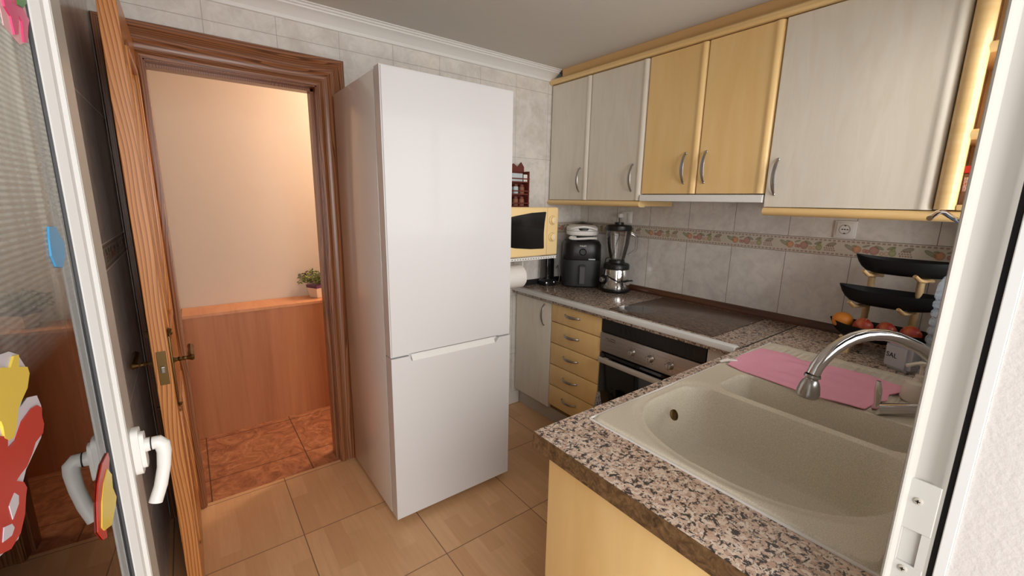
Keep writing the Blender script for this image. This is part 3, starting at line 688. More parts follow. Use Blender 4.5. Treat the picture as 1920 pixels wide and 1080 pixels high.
obj('sealant_bead', (lambda b: (add_tube(b, [(SX0 + .001, SY0, ZT + .001), (SX0 + .001, SY1, ZT + .001), (SX0 + .003, SY1 + .001, ZT + .001), (SX1, SY1 + .001, ZT + .001)], .0035, 8), b)[1])(bm_new()), M['paper'], sk)
# overflow
obj('overflow_ring', lathe([(.016, 0), (.016, .004), (.012, .005), (.011, .002), (0, .002)], (1.085, .632, .825), 24, axis=(0, -1, .55)), M['brass'], sk)
#obj('drain', lathe([(.04, 0), (.04, .003), (.032, .004), (.03, .001), (0, .001)], (1.12, .36, .695), 28), M['chrome'], sk)

# faucet
B0 = Vector((1.58, .165, 0)); dF = (Vector((1.2, .35, 0)) - B0).normalized()
fp = lambda s, z: B0 + dF * s + Vector((0, 0, z))
fc = thing('kitchen_tap', 'chrome kitchen tap with an arched spout over the sink', 'tap', (1.58, .165, ZT + .009))
obj('body', lathe([(.030, 0), (.030, .006), (.024, .012), (.024, .10), (.020, .112), (.014, .118), (0, .118)], (1.58, .165, ZT + .008), 28), M['chrome'], fc)
sp_pts = [(0, .97), (.0, 1.0), (.008, 1.02), (.028, 1.037), (.056, 1.055), (.096, 1.078), (.137, 1.094), (.175, 1.108), (.21, 1.116), (.245, 1.119), (.277, 1.118), (.31, 1.111), (.337, 1.100), (.363, 1.084), (.386, 1.063), (.402, 1.042), (.410, 1.022)]
obj('spout', tube([fp(s, z) for s, z in sp_pts], .0150, 24), M['chrome'], fc)
ax = Vector((.003, -.001, -.035)).normalized()
obj('spray_head', lathe([(.0175, 0), (.0185, .006), (.014, .009), (.014, .013), (.018, .018), (.022, .028), (.0255, .046), (.0245, .056), (.021, .060), (0, .060)], fp(.4105, 1.022), 28, axis=(dF.x * .12, dF.y * .12, -1)), M['nickel'], fc)
lvb = Vector((1.565, .18, .892)); lve = Vector((1.475, .262, .885))
obj('mixer_body', tube([lvb, lve], .0155, 24), M['chrome'], fc)
obj('lever', tube([lve + Vector((0, 0, .006)), lve + Vector((.0, .0, .03)), lve + Vector((-.002, .002, .06)), lve + Vector((-.003, .004, .082))], [.006, .010, .0105, .006], 12, flat=.5, up=(dF.x, dF.y, 0)), M['chrome'], fc)

# pink cloth on the drainer
out = [(1.497, .685), (1.62, .700), (1.783, .690), (1.80, .60), (1.775, .55), (1.785, .454), (1.80, .36), (1.76, .245), (1.70, .255), (1.66, .27), (1.60, .262), (1.575, .275), (1.475, .285), (1.462, .345), (1.458, .41), (1.468, .50), (1.473, .57), (1.480, .63)]
b = bm_new()
cxm = sum(p[0] for p in out) / len(out); cym = sum(p[1] for p in out) / len(out)
rings = []
for k in range(9):
    f = 1 - k / 9; ring = []
    for i, (x, y) in enumerate(out):
        xx = cxm + (x - cxm) * f; yy = cym + (y - cym) * f
        zz = ZT + .0125 + .004 * math.sin(xx * 42 + yy * 17) * math.sin(yy * 30 + 1.3) + (.003 if k else 0) * math.sin(xx * 90)
        ring.append(b.verts.new((xx, yy, zz)))
    rings.append(ring)
cv_ = b.verts.new((cxm, cym, ZT + .015))
for A, Bq in zip(rings, rings[1:]):
    for i in range(len(out)): b.faces.new((A[i], A[(i + 1) % len(out)], Bq[(i + 1) % len(out)], Bq[i]))
for i in range(len(out)): b.faces.new((rings[-1][i], rings[-1][(i + 1) % len(out)], cv_))
bmesh.ops.subdivide_edges(b, edges=b.edges[:], cuts=1, use_grid_fill=True, smooth=.6)
bmesh.ops.solidify(b, geom=b.faces[:], thickness=.003)
tag(obj('dish_cloth', b, M['pink']), 'pink cloth spread over the sink drainer', 'cloth')
tag(obj('paper_scrap', tube([(1.50, .715, .874), (1.53, .700, .878), (1.555, .68, .876)], [.006, .011, .005], 10, flat=.5), M['paper']), 'small white plastic scrap at the corner of the pink cloth', 'scrap')
b = bm_new(); add_lathe(b, [(0, 0), (.014, .002), (.018, .012), (.012, .022), (0, .026)], (1.385, .335, .752), 14, sx=1.5)
tg = thing('sponge_net', 'small red scouring item lying in the half bowl of the sink', 'sponge', (1.385, .335, .75))
obj('red_sponge', b, M['redblob'], tg)
obj('wire_loop', tube([(1.398 + .012 * math.cos(a), .352 + .004 * math.sin(a), .780 + .013 * math.sin(a)) for a in [i * PI / 8 for i in range(-1, 10)]], .0012, 6), M['nickel'], tg)
# soap dispenser by the jamb
sd = thing('soap_dispenser', 'pale soap dispenser on the sink ledge beside the white jamb', 'dispenser', (1.69, .215, ZT + .008))
obj('bottle', lathe([(0, 0), (.034, 0), (.038, .006), (.038, .045), (.032, .056), (.016, .062), (.014, .070), (0, .070)], (1.69, .215, ZT + .008), 28), M['soap'], sd)
obj('pump', (lambda b: (add_lathe(b, [(.012, 0), (.012, .010), (.005, .012), (.005, .04), (.011, .042), (.011, .05), (0, .05)], (1.69, .215, ZT + .078), 18), add_tube(b, [(1.69, .215, ZT + .125), (1.675, .225, ZT + .126), (1.655, .245, ZT + .118)], .005, 10), b)[2])(bm_new()), M['soap'], sd)

# ------------------------------------------------------------------ wall cabinets
XU = 2.032
def wall_cab(label, y0, y1, doors, mat, z0=1.447, z1=2.182, gap='carc'):
    c = thing('wall_cabinet', label, 'cabinet', (2.2, (y0 + y1) / 2, z0))
    obj('carcass', box((XU + .021, y0 + .001, z0 + .004), (XW - .003, y1 - .001, z1)), M[gap], c)
    for (a, bb, hy) in doors:
        d = round_door(XU, a + .0015, bb - .0015, z0, z1 - .004, mat, c)
        obj('handle', handle((XU, hy, z0 + .125), (0, 0, 1), (-1, 0, 0), .15, .010, .028), M['nickel'], d)
    return c
wall_cab('grey wood wall cabinet with two doors, nearest the far wall', 1.512, YF - .004, [(1.917, YF - .01, 1.985), (1.512, 1.917, 1.577)], M['greydoor'])
cy = wall_cab('honey yellow wall cabinet with two doors above the extractor hood', .866, 1.510, [(1.188, 1.510, 1.258), (.866, 1.188, 1.150)], M['yellow'], z0=1.484)
wall_cab('big grey wood wall cabinet with one wide door, right of the yellow pair', .322, .864, [(.322, .864, .826)], M['greydoor'], z0=1.428)
# extractor hood
hd = thing('extractor_hood', 'slim white pull-out extractor hood under the yellow wall cabinet', 'extractor hood', (2.18, 1.19, 1.44))
obj('hood_body', box((XU + .03, .87, 1.444), (XW - .003, 1.506, 1.483)), M['white'], hd)
obj('front_lip', prism([(XU - .010, 1.446), (XU - .010, 1.466), (XU - .006, 1.478), (XU + .03, 1.480), (XU + .03, 1.444)], lambda u, v, h: (u, h, v), .869, 1.509), M['white'], hd)
# light rails under the cabinets
def rail_prof(x, zc, r=.017, hh=.018):
    return [(x + .012 + r * 1.3 * math.cos(a) * -1, zc + hh * math.sin(a)) for a in [PI * .5 - i * PI / 10 for i in range(11)]] + [(x + .05, zc - hh), (x + .05, zc + hh)]
def rail(label, y0, y1, zc, ends=(0, 0)):
    b = prism(rail_prof(XU, zc), lambda u, v, h: (u, h, v), y0, y1)
    for yy, sg in ((y0, 1), (y1, -1)):
        pass
    t_ = thing('cabinet_rail', label, 'rail', (XU + .02, (y0 + y1) / 2, zc - .02))
    obj('front_rail', b, M['yrail'], t_)
    obj('bottom_board', box((XU + .05, y0 + .004, zc - .012), (XW - .004, y1 - .004, zc + .017)), M['yrail'], t_)
    return t_
rail('yellow rounded rail under the grey cabinet by the far wall', 1.515, YF - .003, 1.4285)
rail('yellow rounded rail under the big grey cabinet and shelf unit', .112, .862, 1.408)
# top cornice rail
t_ = thing('cabinet_cornice', 'yellow beech cornice running along the top of the wall cabinets', 'cornice', (XU + .02, 1.2, 2.18))
obj('rounded_rail', prism([(XU - .014, 2.184), (XU - .024, 2.192), (XU - .024, 2.206), (XU - .014, 2.216), (XU + .012, 2.224), (XU + .06, 2.224), (XU + .06, 2.184)], lambda u, v, h: (u, h, v), YN + .004, YF - .003), M['yrail'], t_)
obj('fascia', box((XU + .014, YN + .004, 2.224), (XU + .04, 2.195, ZC - .001)), M['ydark'], t_)
# open corner shelf unit
su = thing('open_shelf_unit', 'yellow open corner shelf unit at the right end of the wall cabinets', 'shelf unit', (2.2, .2, 1.43))
obj('front_post', tube([(XU + .006, .292, 1.430), (XU + .006, .292, 2.182)], .027, 24), M['yrail'], su)
obj('side_panel', box((XU + .02, .300, 1.430), (XW - .004, .318, 2.182)), M['ydark'], su)
obj('back_panel', box((XW - .012, .104, 1.430), (XW - .004, .299, 2.182)), M['ydark'], su)
for z in (1.925, 1.668):
    s2 = obj('shelf', box((XU + .02, .104, z - .009), (XW - .013, .299, z + .009)), M['ydark'], su)
    obj('shelf_rail', tube([(XU + .010, .285, z), (XU + .010, .104, z)], .0165, 20), M['yrail'], su)
obj('bottom_rail', box((XU - .004, .104, 1.428), (XU + .03, .264, 1.447), .004), M['yrail'], su)
# jar with the red lid
jr = thing('food_jar', 'square brown jar with a red lid on the lowest open shelf', 'jar', (2.085, .232, 1.447))
obj('jar_body', box((2.052, .19, 1.447), (2.122, .266, 1.548), .006), M['cocoa'], jr)
obj('jar_label', box((2.0508, .196, 1.490), (2.0522, .262, 1.535)), M['jarlabel'], jr)
obj('lid', box((2.050, .188, 1.548), (2.124, .268, 1.572), .004), M['redlid'], jr)
obj('shelf_riser', box((2.05, .186, 1.4285), (2.30, .27, 1.4465)), M['yrail'], su)
# chrome hook bar by the jamb
hk = [(1.262, .2, 1.4135), (1.30, .2, 1.421), (1.345, .2, 1.4268), (1.392, .2, 1.4268), (1.45, .2, 1.420), (1.52, .2, 1.412), (1.62, .2, 1.402), (1.70, .17, 1.395), (1.76, .12, 1.392), (1.775, .0985, 1.392)]
wl = thing('towel_hook', 'bent chrome towel arm beside the white jamb, just below the shelf unit', 'hook', (1.775, .099, 1.37))
obj('arm', tube(hk, .0055, 12), M['chrome'], wl)
obj('wall_plate', lathe([(.022, 0), (.022, .004), (.012, .008), (0, .008)], (1.775, YN, 1.392), 20, axis=(0, 1, 0)), M['chrome'], wl)

# ------------------------------------------------------------------ sockets
def socket(y, z, label, w=.082, hh=.078):
    t_ = thing('wall_socket', label, 'socket', (XW, y, z - hh / 2), 'wall sockets on the tiled wall')
    obj('plate', box((XW - .009, y - w / 2, z - hh / 2), (XW - .0005, y + w / 2, z + hh / 2), .004), M['paper'], t_)
    obj('inner_frame', box((XW - .0125, y - w / 2 + .009, z - hh / 2 + .009), (XW - .009, y + w / 2 - .009, z + hh / 2 - .009), .002), M['white'], t_)
    obj('socket_well', lathe([(.0215, .0), (.0215, .002), (.019, .0022), (.0185, -.0005), (0, -.0005)], (XW - .0125, y, z), 28, axis=(-1, 0, 0)), M['kick'], t_)
    b = bm_new()
    for dy in (-.0095, 0, .0095): add_lathe(b, [(.0026, 0), (.0026, .0012), (0, .0012)], (XW - .0126, y + dy, z), 12, axis=(-1, 0, 0))
    for dz in (.0175, -.0175): add_box(b, (XW - .0145, y - .004, z + dz - .0025), (XW - .0125, y + .004, z + dz + .0025))
    obj('contacts', b, M['ink'], t_, False)
    return t_
socket(.640, 1.334, 'cream wall socket under the big grey wall cabinet')
s2 = thing('wall_socket', 'wall socket with a plugged-in cord behind the blender', 'socket', (XW, 1.85, 1.30), 'wall sockets on the tiled wall')
obj('plate', box((XW - .009, 1.805, 1.300), (XW - .0005, 1.895, 1.378), .004), M['paper'], s2)
obj('plug', box((XW - .045, 1.872, 1.335), (XW - .009, 1.893, 1.362), .005), M['white'], s2)
obj('switch_rocker', box((XW - .013, 1.812, 1.308), (XW - .009, 1.838, 1.368), .002), M['white'], s2)

# ------------------------------------------------------------------ microwave on a wall bracket
mw = thing('microwave_oven', 'cream yellow microwave oven with a black window beside the fridge', 'microwave', (1.55, 2.08, 1.115))
MX0, MX1, MY, MZ0, MZ1 = 1.325, 1.783, 1.90, 1.118, 1.400
obj('housing', box((MX0 + .004, MY + .02, MZ0 + .008), (MX1 - .004, 2.255, MZ1 - .004), .006), M['cream'], mw)
fb = obj('front_panel', box((MX0, MY, MZ0), (MX1, MY + .022, MZ1), .010, 3), M['cream'], mw)
wn_ = [(1.365, 1.190), (1.365, 1.335), (1.46, 1.352), (1.57, 1.368), (1.675, 1.374), (1.682, 1.372), (1.672, 1.31), (1.668, 1.25), (1.672, 1.163), (1.664, 1.160), (1.57, 1.162), (1.46, 1.172)]
obj('window', prism(wn_, lambda u, v, h: (u, h, v), MY - .0025, MY + .002), M['blackglass'], mw, False)
obj('panel_seam', box((1.6935, MY - .0006, MZ0 + .004), (1.6945, MY + .002, MZ1 - .004)), M['shadow'], mw)
for z in (1.325, 1.226):
    k = obj('dial', lathe([(.026, 0), (.026, .003), (.022, .006), (.020, .018), (.017, .020), (0, .020)], (1.735, MY, z), 28, axis=(0, -1, 0)), M['cream'], mw)
    obj('dial_ring', lathe([(.0275, 0), (.0275, .0015), (0, .0015)], (1.735, MY, z), 28, axis=(0, -1, 0)), M['steel'], mw)
    obj('pointer', box((1.7325, MY - .0235, z - .016), (1.7375, MY - .0195, z + .016), .001), M['white'], k)
for x in (1.36, 1.75):
    for y in (1.94, 2.20): obj('foot', lathe([(.010, 0), (.010, .010), (0, .010)], (x, y, MZ0 - .003), 10), M['black'], mw)
br = thing('microwave_bracket', 'white slatted metal bracket carrying the microwave', 'bracket', (1.55, 2.09, 1.09))
b = bm_new()
for x in (MX0 + .02, MX1 - .03):
    add_box(b, (x, 1.90, 1.097), (x + .018, 2.279, 1.112))
add_box(b, (MX0 + .02, 1.895, 1.099), (MX1 - .012, 1.907, 1.1145))
obj('arm_frame', b, M['white'], br, False)
for i in range(22):
    x = MX0 + .03 + i * .0195; obj('slat', box((x, 1.8945, 1.1040), (x + .008, 1.8952, 1.1085)), M['dgrey'], br, False)
for x in (MX0 + .02, MX1 - .10):
    obj('wall_upright', box((x, 2.262, .93), (x + .04, 2.2795, 1.112), .002), M['white'], br)
# paper roll
rl = thing('kitchen_roll', 'white kitchen paper roll hanging under the microwave', 'paper roll', (1.53, 2.0, .90))
obj('roll', lathe([(.018, 0), (.062, 0), (.068, .008), (.068, .222), (.062, .23), (.018, .23)], (1.345, 1.99, .992), 40, axis=(1, 0, 0)), M['paper'], rl)
obj('holder_rod', tube([(1.34, 1.99, .992), (1.585, 1.99, .992), (1.588, 1.99, 1.005), (1.588, 1.99, 1.097)], .004, 8), M['white'], rl)
# spice rack on the microwave
rk = thing('spice_rack', 'small red-brown wooden rack with cards and jars on top of the microwave', 'rack', (1.70, 2.2, MZ1 - .004))
x0, x1, y0, y1 = 1.600, 1.768, 2.165, 2.235; z0 = MZ1 - .004
b = bm_new(); add_box(b, (x0, y0, z0), (x0 + .008, y1, z0 + .22)); add_box(b, (x1 - .008, y0, z0), (x1, y1, z0 + .22)); add_box(b, (x0, y1 - .006, z0), (x1, y1, z0 + .22))
obj('rack_frame', b, M['redwood'], rk, False)
obj('crest', prism([(x0, z0 + .22), (x0 + .02, z0 + .252), (x0 + .05, z0 + .238), (x0 + .085, z0 + .268), (x1 - .05, z0 + .246), (x1 - .022, z0 + .278), (x1, z0 + .25), (x1, z0 + .22)], lambda u, v, h: (u, h, v), y1 - .012, y1), M['redwood'], rk, False)
for z in (.0, .075, .15):
    obj('shelf', box((x0, y0, z0 + z), (x1, y1, z0 + z + .007)), M['redwood'], rk)
    obj('rail', box((x0, y0 - .003, z0 + z + .02), (x1, y0, z0 + z + .027)), M['redwood'], rk)
tag(obj('picture_card', box((x0 + .012, y0 + .005, z0 + .1575), (x1 - .052, y0 + .009, z0 + .205)), M['pic']), 'pale blue card on the top tier of the spice rack', 'card')
tag(obj('label_card', box((x1 - .044, y0 + .005, z0 + .1575), (x1 - .014, y0 + .009, z0 + .20)), M['paper']), 'narrow white card at the right of the top rack tier', 'card')
for i in range(3):
    x = x0 + .032 + i * .048
    for (zz, mm, nm) in ((.0072, M['terra'], 'bottom'), (.0822, M['pic'] if i < 2 else M['terra'], 'middle')):
        j = thing('spice_jar', 'small spice jar, %s of three on the %s tier of the red rack' % (('leftmost', 'middle one', 'rightmost')[i], nm), 'jar', (x, 2.195, z0 + zz), 'spice jars in the red rack')
        obj('glass', lathe([(0, 0), (.017, 0), (.018, .003), (.018, .040), (.014, .045), (0, .045)], (x, 2.195, z0 + zz), 16), mm, j)
        obj('lid', lathe([(.016, 0), (.016, .012), (0, .012)], (x, 2.195, z0 + zz + .045), 16), M['redwood'], j)

# ------------------------------------------------------------------ air fryer, sandwich maker, blender, grinder
af = thing('air_fryer', 'black air fryer on the worktop in the far right corner', 'air fryer', (2.19, 2.05, ZT))
ac = Vector((2.185, 2.085)); fd = Vector((-.66, -.75)).normalized(); sdv = Vector((-fd.y, fd.x)) * -1   # front dir, right dir (as seen)
sdv = Vector((fd.y * -1, fd.x)); 
def af3(u, v, z): return (ac.x + sdv.x * u + fd.x * v, ac.y + sdv.y * u + fd.y * v, z)
def sup(w, d, n=32, e=.55): return [(w * math.copysign(abs(math.cos(a)) ** e, math.cos(a)), d * math.copysign(abs(math.sin(a)) ** e, math.sin(a))) for a in [i * 2 * PI / n for i in range(n)]]
def loft(secs, fn):
    b = bm_new(); R = [[b.verts.new(fn(u, v, z)) for u, v in pts] for pts, z in secs]; n = len(R[0])
    for A, Bq in zip(R, R[1:]):
        for k in range(n): b.faces.new((A[k], A[(k + 1) % n], Bq[(k + 1) % n], Bq[k]))
    b.faces.new(R[0]); b.faces.new(R[-1][::-1]); return b
obj('lower_basket', loft([(sup(.118, .116), ZT + .001), (sup(.130, .126), ZT + .012), (sup(.134, .128), ZT + .18), (sup(.132, .126), ZT + .188)], af3), M['matblack'], af)
obj('upper_body', loft([(sup(.131, .125), ZT + .190), (sup(.133, .127), ZT + .195), (sup(.130, .124), ZT + .290), (sup(.118, .112), ZT + .312), (sup(.08, .075), ZT + .320)], af3), M['black'], af)
b = bm_new(); b2 = sup(.022, .006, 20)
add_prism(b, [(-.020, ZT + .03), (.020, ZT + .03), (.022, ZT + .16), (-.022, ZT + .16)], lambda u, v, h: af3(u, h, v), .124, .158)
bmesh.ops.bevel(b, geom=b.edges[:], offset=.006, segments=2, affect='EDGES')
hnd = obj('basket_handle', b, M['matblack'], af)
obj('handle_inlay', prism([(-.016, ZT + .035), (.016, ZT + .035), (.017, ZT + .148), (-.017, ZT + .148)], lambda u, v, h: af3(u, h, v), .1575, .1595), M['dgrey'], hnd)
kb = lathe([(.024, 0), (.024, .006), (.020, .010), (.018, .008), (0, .008)], af3(0, .124, ZT + .245), 28, axis=(fd.x, fd.y, 0))
obj('timer_knob', kb, M['black'], af)
obj('front_badge', prism([(.04, ZT + .193), (.085, ZT + .193), (.085, ZT + .200), (.04, ZT + .200)], lambda u, v, h: af3(u, h, v), .110, .1285), M['pic'], af)
obj('brand_lettering', text_bm('PHILIPS', .014, lambda u, v, h: af3(u, .1235 + h, v + ZT + .284), .0012), M['paper'], af, False)
# sandwich maker on top
sm = thing('sandwich_maker', 'white sandwich maker with its cord lying on top of the air fryer', 'sandwich maker', (ac.x, ac.y, ZT + .320))
zb = ZT + .320
obj('lower_shell', loft([(sup(.088, .10, 32, .7), zb + .028), (sup(.106, .112, 32, .7), zb + .036), (sup(.110, .116, 32, .7), zb + .055), (sup(.108, .114, 32, .7), zb + .060)], af3), M['white'], sm)
obj('upper_shell', loft([(sup(.108, .114, 32, .7), zb + .062), (sup(.110, .116, 32, .7), zb + .068), (sup(.106, .110, 32, .7), zb + .086), (sup(.088, .09, 32, .7), zb + .098), (sup(.05, .05, 32, .7), zb + .100)], af3), M['white'], sm)
b = bm_new(); add_tube(b, [af3(u, v, zb + .078 + dz) for u, v, dz in ((-.085, .105, -.002), (-.075, .118, 0), (-.04, .127, .010), (0, .13, .014), (.04, .127, .010), (.075, .118, 0), (.085, .105, -.002))], .008, 10)
obj('carry_handle', b, M['white'], sm)
obj('handle_opening', loft([(sup(.078, .001, 20, .8), zb + .066), (sup(.078, .1185, 20, .8), zb + .0661), (sup(.074, .119, 20, .8), zb + .087), (sup(.05, .08, 20, .8), zb + .088)], af3), M['black'], sm)
cp_ = [af3(.09 * math.cos(a) * (1 - .0 * a), .085 + .028 * math.sin(a), zb + .010 + .004 * math.sin(a * 2)) for a in [i * PI / 10 for i in range(41)]]
for i, p in enumerate(cp_): cp_[i] = (p[0], p[1], p[2] + i * .00022)
obj('cord', tube(cp_, .0055, 8), M['white'], sm)
obj('foot_base', loft([(sup(.075, .07, 20, .8), zb), (sup(.08, .075, 20, .8), zb + .029)], af3), M['black'], sm)
tag(obj('plastic_bag', (lambda b: ([setattr(v, 'co', Vector((v.co.x * (1 + .12 * math.sin(v.co.z * 60 + v.co.y * 40)) + 2.285, v.co.y + 2.16, v.co.z * (1 + .15 * math.sin(v.co.y * 55)) + 1.262))) for v in bmesh.ops.create_icosphere(b, subdivisions=4, radius=1.0, matrix=Matrix.Diagonal((.05, .09, .032, 1)))['verts']], b)[1])(bm_new()), plain('dark_plastic_bag', (70, 64, 72), .25)), 'crumpled dark plastic bag behind the sandwich maker', 'bag')
# blender
bl = thing('blender', 'steel and black blender with a glass jug on the worktop', 'blender', (2.235, 1.80, ZT))
bc_ = (2.225, 1.80, ZT)
obj('motor_base', lathe([(0, 0), (.078, 0), (.082, .006), (.082, .018), (.080, .022)], bc_, 36), M['black'], bl)
obj('steel_body', lathe([(.080, .020), (.078, .06), (.073, .125), (.071, .130)], bc_, 40), M['chrome'], bl)
obj('collar', lathe([(.0715, .128), (.072, .150), (.066, .160), (.045, .165), (.042, .178), (0, .178)], bc_, 36), M['black'], bl)
obj('glass_jug', lathe([(.040, .172), (.044, .19), (.050, .22), (.060, .27), (.066, .32), (.068, .345), (.064, .345), (.056, .27), (.046, .22), (.036, .182), (0, .180)], bc_, 36), M['jar'], bl)
b = bm_new()
for k in range(8):
    a = k * PI / 4 + .2; add_tube(b, [(bc_[0] + r * math.cos(a), bc_[1] + r * math.sin(a), ZT + h) for r, h in ((.045, .195), (.052, .225), (.062, .27), (.068, .325))], .0018, 6)
obj('jug_ribs', b, M['jar'], bl)
obj('lid', lathe([(0, .343), (.070, .343), (.072, .350), (.070, .368), (.062, .374), (.026, .376), (.024, .388), (0, .389)], bc_, 36), M['black'], bl)
b = tube([(bc_[0] + .06, bc_[1] - .04, ZT + .33), (bc_[0] + .085, bc_[1] - .06, ZT + .31), (bc_[0] + .085, bc_[1] - .06, ZT + .24), (bc_[0] + .05, bc_[1] - .035, ZT + .205)], .007, 10)
obj('jug_handle', b, M['jar'], bl)
kd = Vector((-.95, .15, 0)).normalized()
obj('speed_housing', lathe([(.030, 0), (.028, .010), (.022, .014), (0, .014)], (bc_[0] + kd.x * .068, bc_[1] + kd.y * .068 + .012, ZT + .07), 24, axis=kd), M['black'], bl)
obj('speed_knob', lathe([(.016, 0), (.015, .014), (.012, .017), (0, .017)], (bc_[0] + kd.x * .080, bc_[1] + kd.y * .080 + .012, ZT + .07), 24, axis=kd), M['nickel'], bl)
obj('cord', tube([(2.165, 1.83, ZT + .068), (2.150, 1.80, ZT + .095), (2.145, 1.76, ZT + .082), (2.165, 1.725, ZT + .066), (2.20, 1.712, ZT + .068), (2.25, 1.71, ZT + .072), (2.30, 1.74, ZT + .060), (2.31, 1.79, ZT + .05)], .0035, 8), M['black'], bl)
obj('power_lead', tube([(2.225, 1.885, ZT + .012), (2.24, 1.91, ZT + .06), (2.26, 1.93, ZT + .16), (2.25, 1.915, ZT + .20), (2.30, 1.90, ZT + .22), (2.335, 1.885, ZT + .35), (2.322, 1.883, ZT + .478)], .003, 8), M['black'], bl)
for ch in [o for o in bpy.data.objects if o.parent is bl]:
    if ch.name.startswith('power_lead'): continue
    ch.scale = (1.16, 1.16, 1.16); ch.location = ch.location * 1.16
# black glossy appliance (coffee grinder)
cg = thing('coffee_grinder', 'small glossy black appliance on the worktop below the microwave', 'grinder', (1.985, 2.205, ZT))
gc = (1.985, 2.205, ZT)
obj('base', loft([(sup(.055, .05), ZT), (sup(.056, .05), ZT + .03), (sup(.042, .04), ZT + .045)], lambda u, v, z: (gc[0] + u, gc[1] + v, z)), M['black'], cg)
obj('column', loft([(sup(.040, .038), ZT + .045), (sup(.038, .036), ZT + .17), (sup(.036, .034), ZT + .20)], lambda u, v, z: (gc[0] + u, gc[1] + v, z)), plain('gloss_black', (12, 13, 15), .08, coat=.6), cg)
for dx in (-.047, .020): obj('chrome_stud', lathe([(.009, 0), (.008, .005), (0, .008)], (gc[0] + dx, gc[1] - .047, ZT + .022), 14, axis=(-.2, -1, 0)), M['chrome'], cg)
# thin grey cable between grinder and air fryer
tag(obj('power_cable', tube([(2.075, 2.215, ZT + .11), (2.10, 2.225, ZT + .125), (2.115, 2.235, ZT + .10), (2.12, 2.225, ZT + .04), (2.10, 2.21, ZT + .008), (2.085, 2.235, ZT + .006)], .003, 8), M['nickel']), 'thin grey cable looped beside the black appliance', 'cable')

# ------------------------------------------------------------------ three-tier fruit stand
fs = thing('fruit_stand', 'three-tier fruit stand of black boat-shaped bowls on a bent wood frame', 'fruit stand', (2.15, .42, ZT))
def boat(cx, cy, z, L, W, Hh, ang):
    b = bm_new(); R1 = []; R2 = []; n = 40; ca, sa = math.cos(ang), math.sin(ang)
    lay = [(1.0, 1.0, 1), (.975, .985, .85), (.93, .93, .6), (.86, .84, .35), (.76, .70, .14), (.6, .52, .03), (.3, .26, 0)]
    rings = []
    for (fl, fw, fh) in lay:
        ring = []
        for k in range(n):
            a = k * 2 * PI / n; u = math.cos(a); w_ = math.sin(a)
            uu = math.copysign(abs(u) ** .8, u) * L / 2 * fl; ww = w_ * W / 2 * fw * (1 - .35 * u * u)
            rise = Hh * (.84 + .16 * u * u * (1 if u > 0 else .6))
            ring.append(b.verts.new((cx + ca * ww - sa * uu, cy + sa * ww + ca * uu, z + rise * fh)))
        rings.append(ring)
    for A, Bq in zip(rings, rings[1:]):
        for k in range(n): b.faces.new((A[k], A[(k + 1) % n], Bq[(k + 1) % n], Bq[k]))
    b.faces.new(rings[-1])
    bmesh.ops.solidify(b, geom=b.faces[:], thickness=.004); return b
tiers = [(2.14, .405, .912, .35, .17, .068), (2.15, .400, 1.052, .34, .16, .072), (2.16, .375, 1.180, .32, .15, .070)]
for (x, y, z, L, W, Hh) in tiers: obj('bowl', boat(x, y, z, L, W, Hh, R_(4)), M['matblack'], fs)
# wooden arms and feet
for i, (x, y, z, L, W, Hh) in enumerate(tiers):
    for dy in (.10, -.05):
        b = tube([(x - .075, y + dy + .012, z + .012), (x - .06, y + dy, z - .004), (x - .02, y + dy - .005, z - .010), (x + .04, y + dy - .010, z - .012), (x + .085, y + dy - .012, z - .018)], [.008, .010, .009, .009, .010], 12, flat=.75)
        obj('bowl_arm', b, M['stand'], fs)
for dy in (.10, -.05):
    y = .40 + dy
    b = tube([(2.235, y - .012, .86 + .345), (2.225, y - .012, 1.15), (2.235, y - .012, 1.08), (2.222, y - .012, 1.0), (2.232, y - .010, .93), (2.225, y - .01, .885)], [.010, .012, .012, .012, .013, .012], 12)
    obj('upright', b, M['stand'], fs)
    pts = [(2.05, .861), (2.075, .861), (2.10, .874), (2.14, .882), (2.19, .874), (2.215, .861), (2.245, .861), (2.248, .89), (2.22, .905), (2.15, .915), (2.10, .912), (2.08, .925), (2.062, .925), (2.058, .905), (2.066, .89)]
    obj('foot', prism(pts, lambda u, v, h: (u, h, v), y - .018, y + .0), M['stand'], fs)
def fruit(name, c, r, mat, label, cat, apple=False):
    if apple:
        b = lathe([(0, -.72 * r), (.3 * r, -.86 * r), (.6 * r, -.74 * r), (.9 * r, -.3 * r), (1.02 * r, .15 * r), (.9 * r, .6 * r), (.6 * r, .86 * r), (.3 * r, .9 * r), (0, .68 * r)], (0, 0, 0), 24)
        rt = Matrix.Rotation(R_(50), 4, 'X') @ Matrix.Rotation(R_(30), 4, 'Y')
    else:
        b = bm_new(); bmesh.ops.create_uvsphere(b, u_segments=28, v_segments=18, radius=r); rt = Matrix.Diagonal((1, 1, .94, 1))
    for v in b.verts: v.co = (rt @ v.co) + Vector(c)
    o = obj(name, b, mat, None); tag(o, label, cat, 'fruit in the lowest bowl'); return o
fruit('orange', (2.125, .535, .974), .036, M['orange'], 'orange at the left end of the lowest black bowl', 'orange')
a1 = fruit('apple', (2.105, .462, .967), .034, M['apple'], 'red and green apple next to the orange', 'apple', True)
fruit('apple', (2.115, .393, .965), .034, M['apple'], 'red apple, middle one of the three in the lowest bowl', 'apple', True)
fruit('apple', (2.115, .322, .967), .034, M['apple'], 'red apple farthest from the orange, nearest the water bottle', 'apple', True)
obj('stem', tube([(2.088, .452, .997), (2.083, .446, 1.008)], .0015, 6), M['stand'], a1)
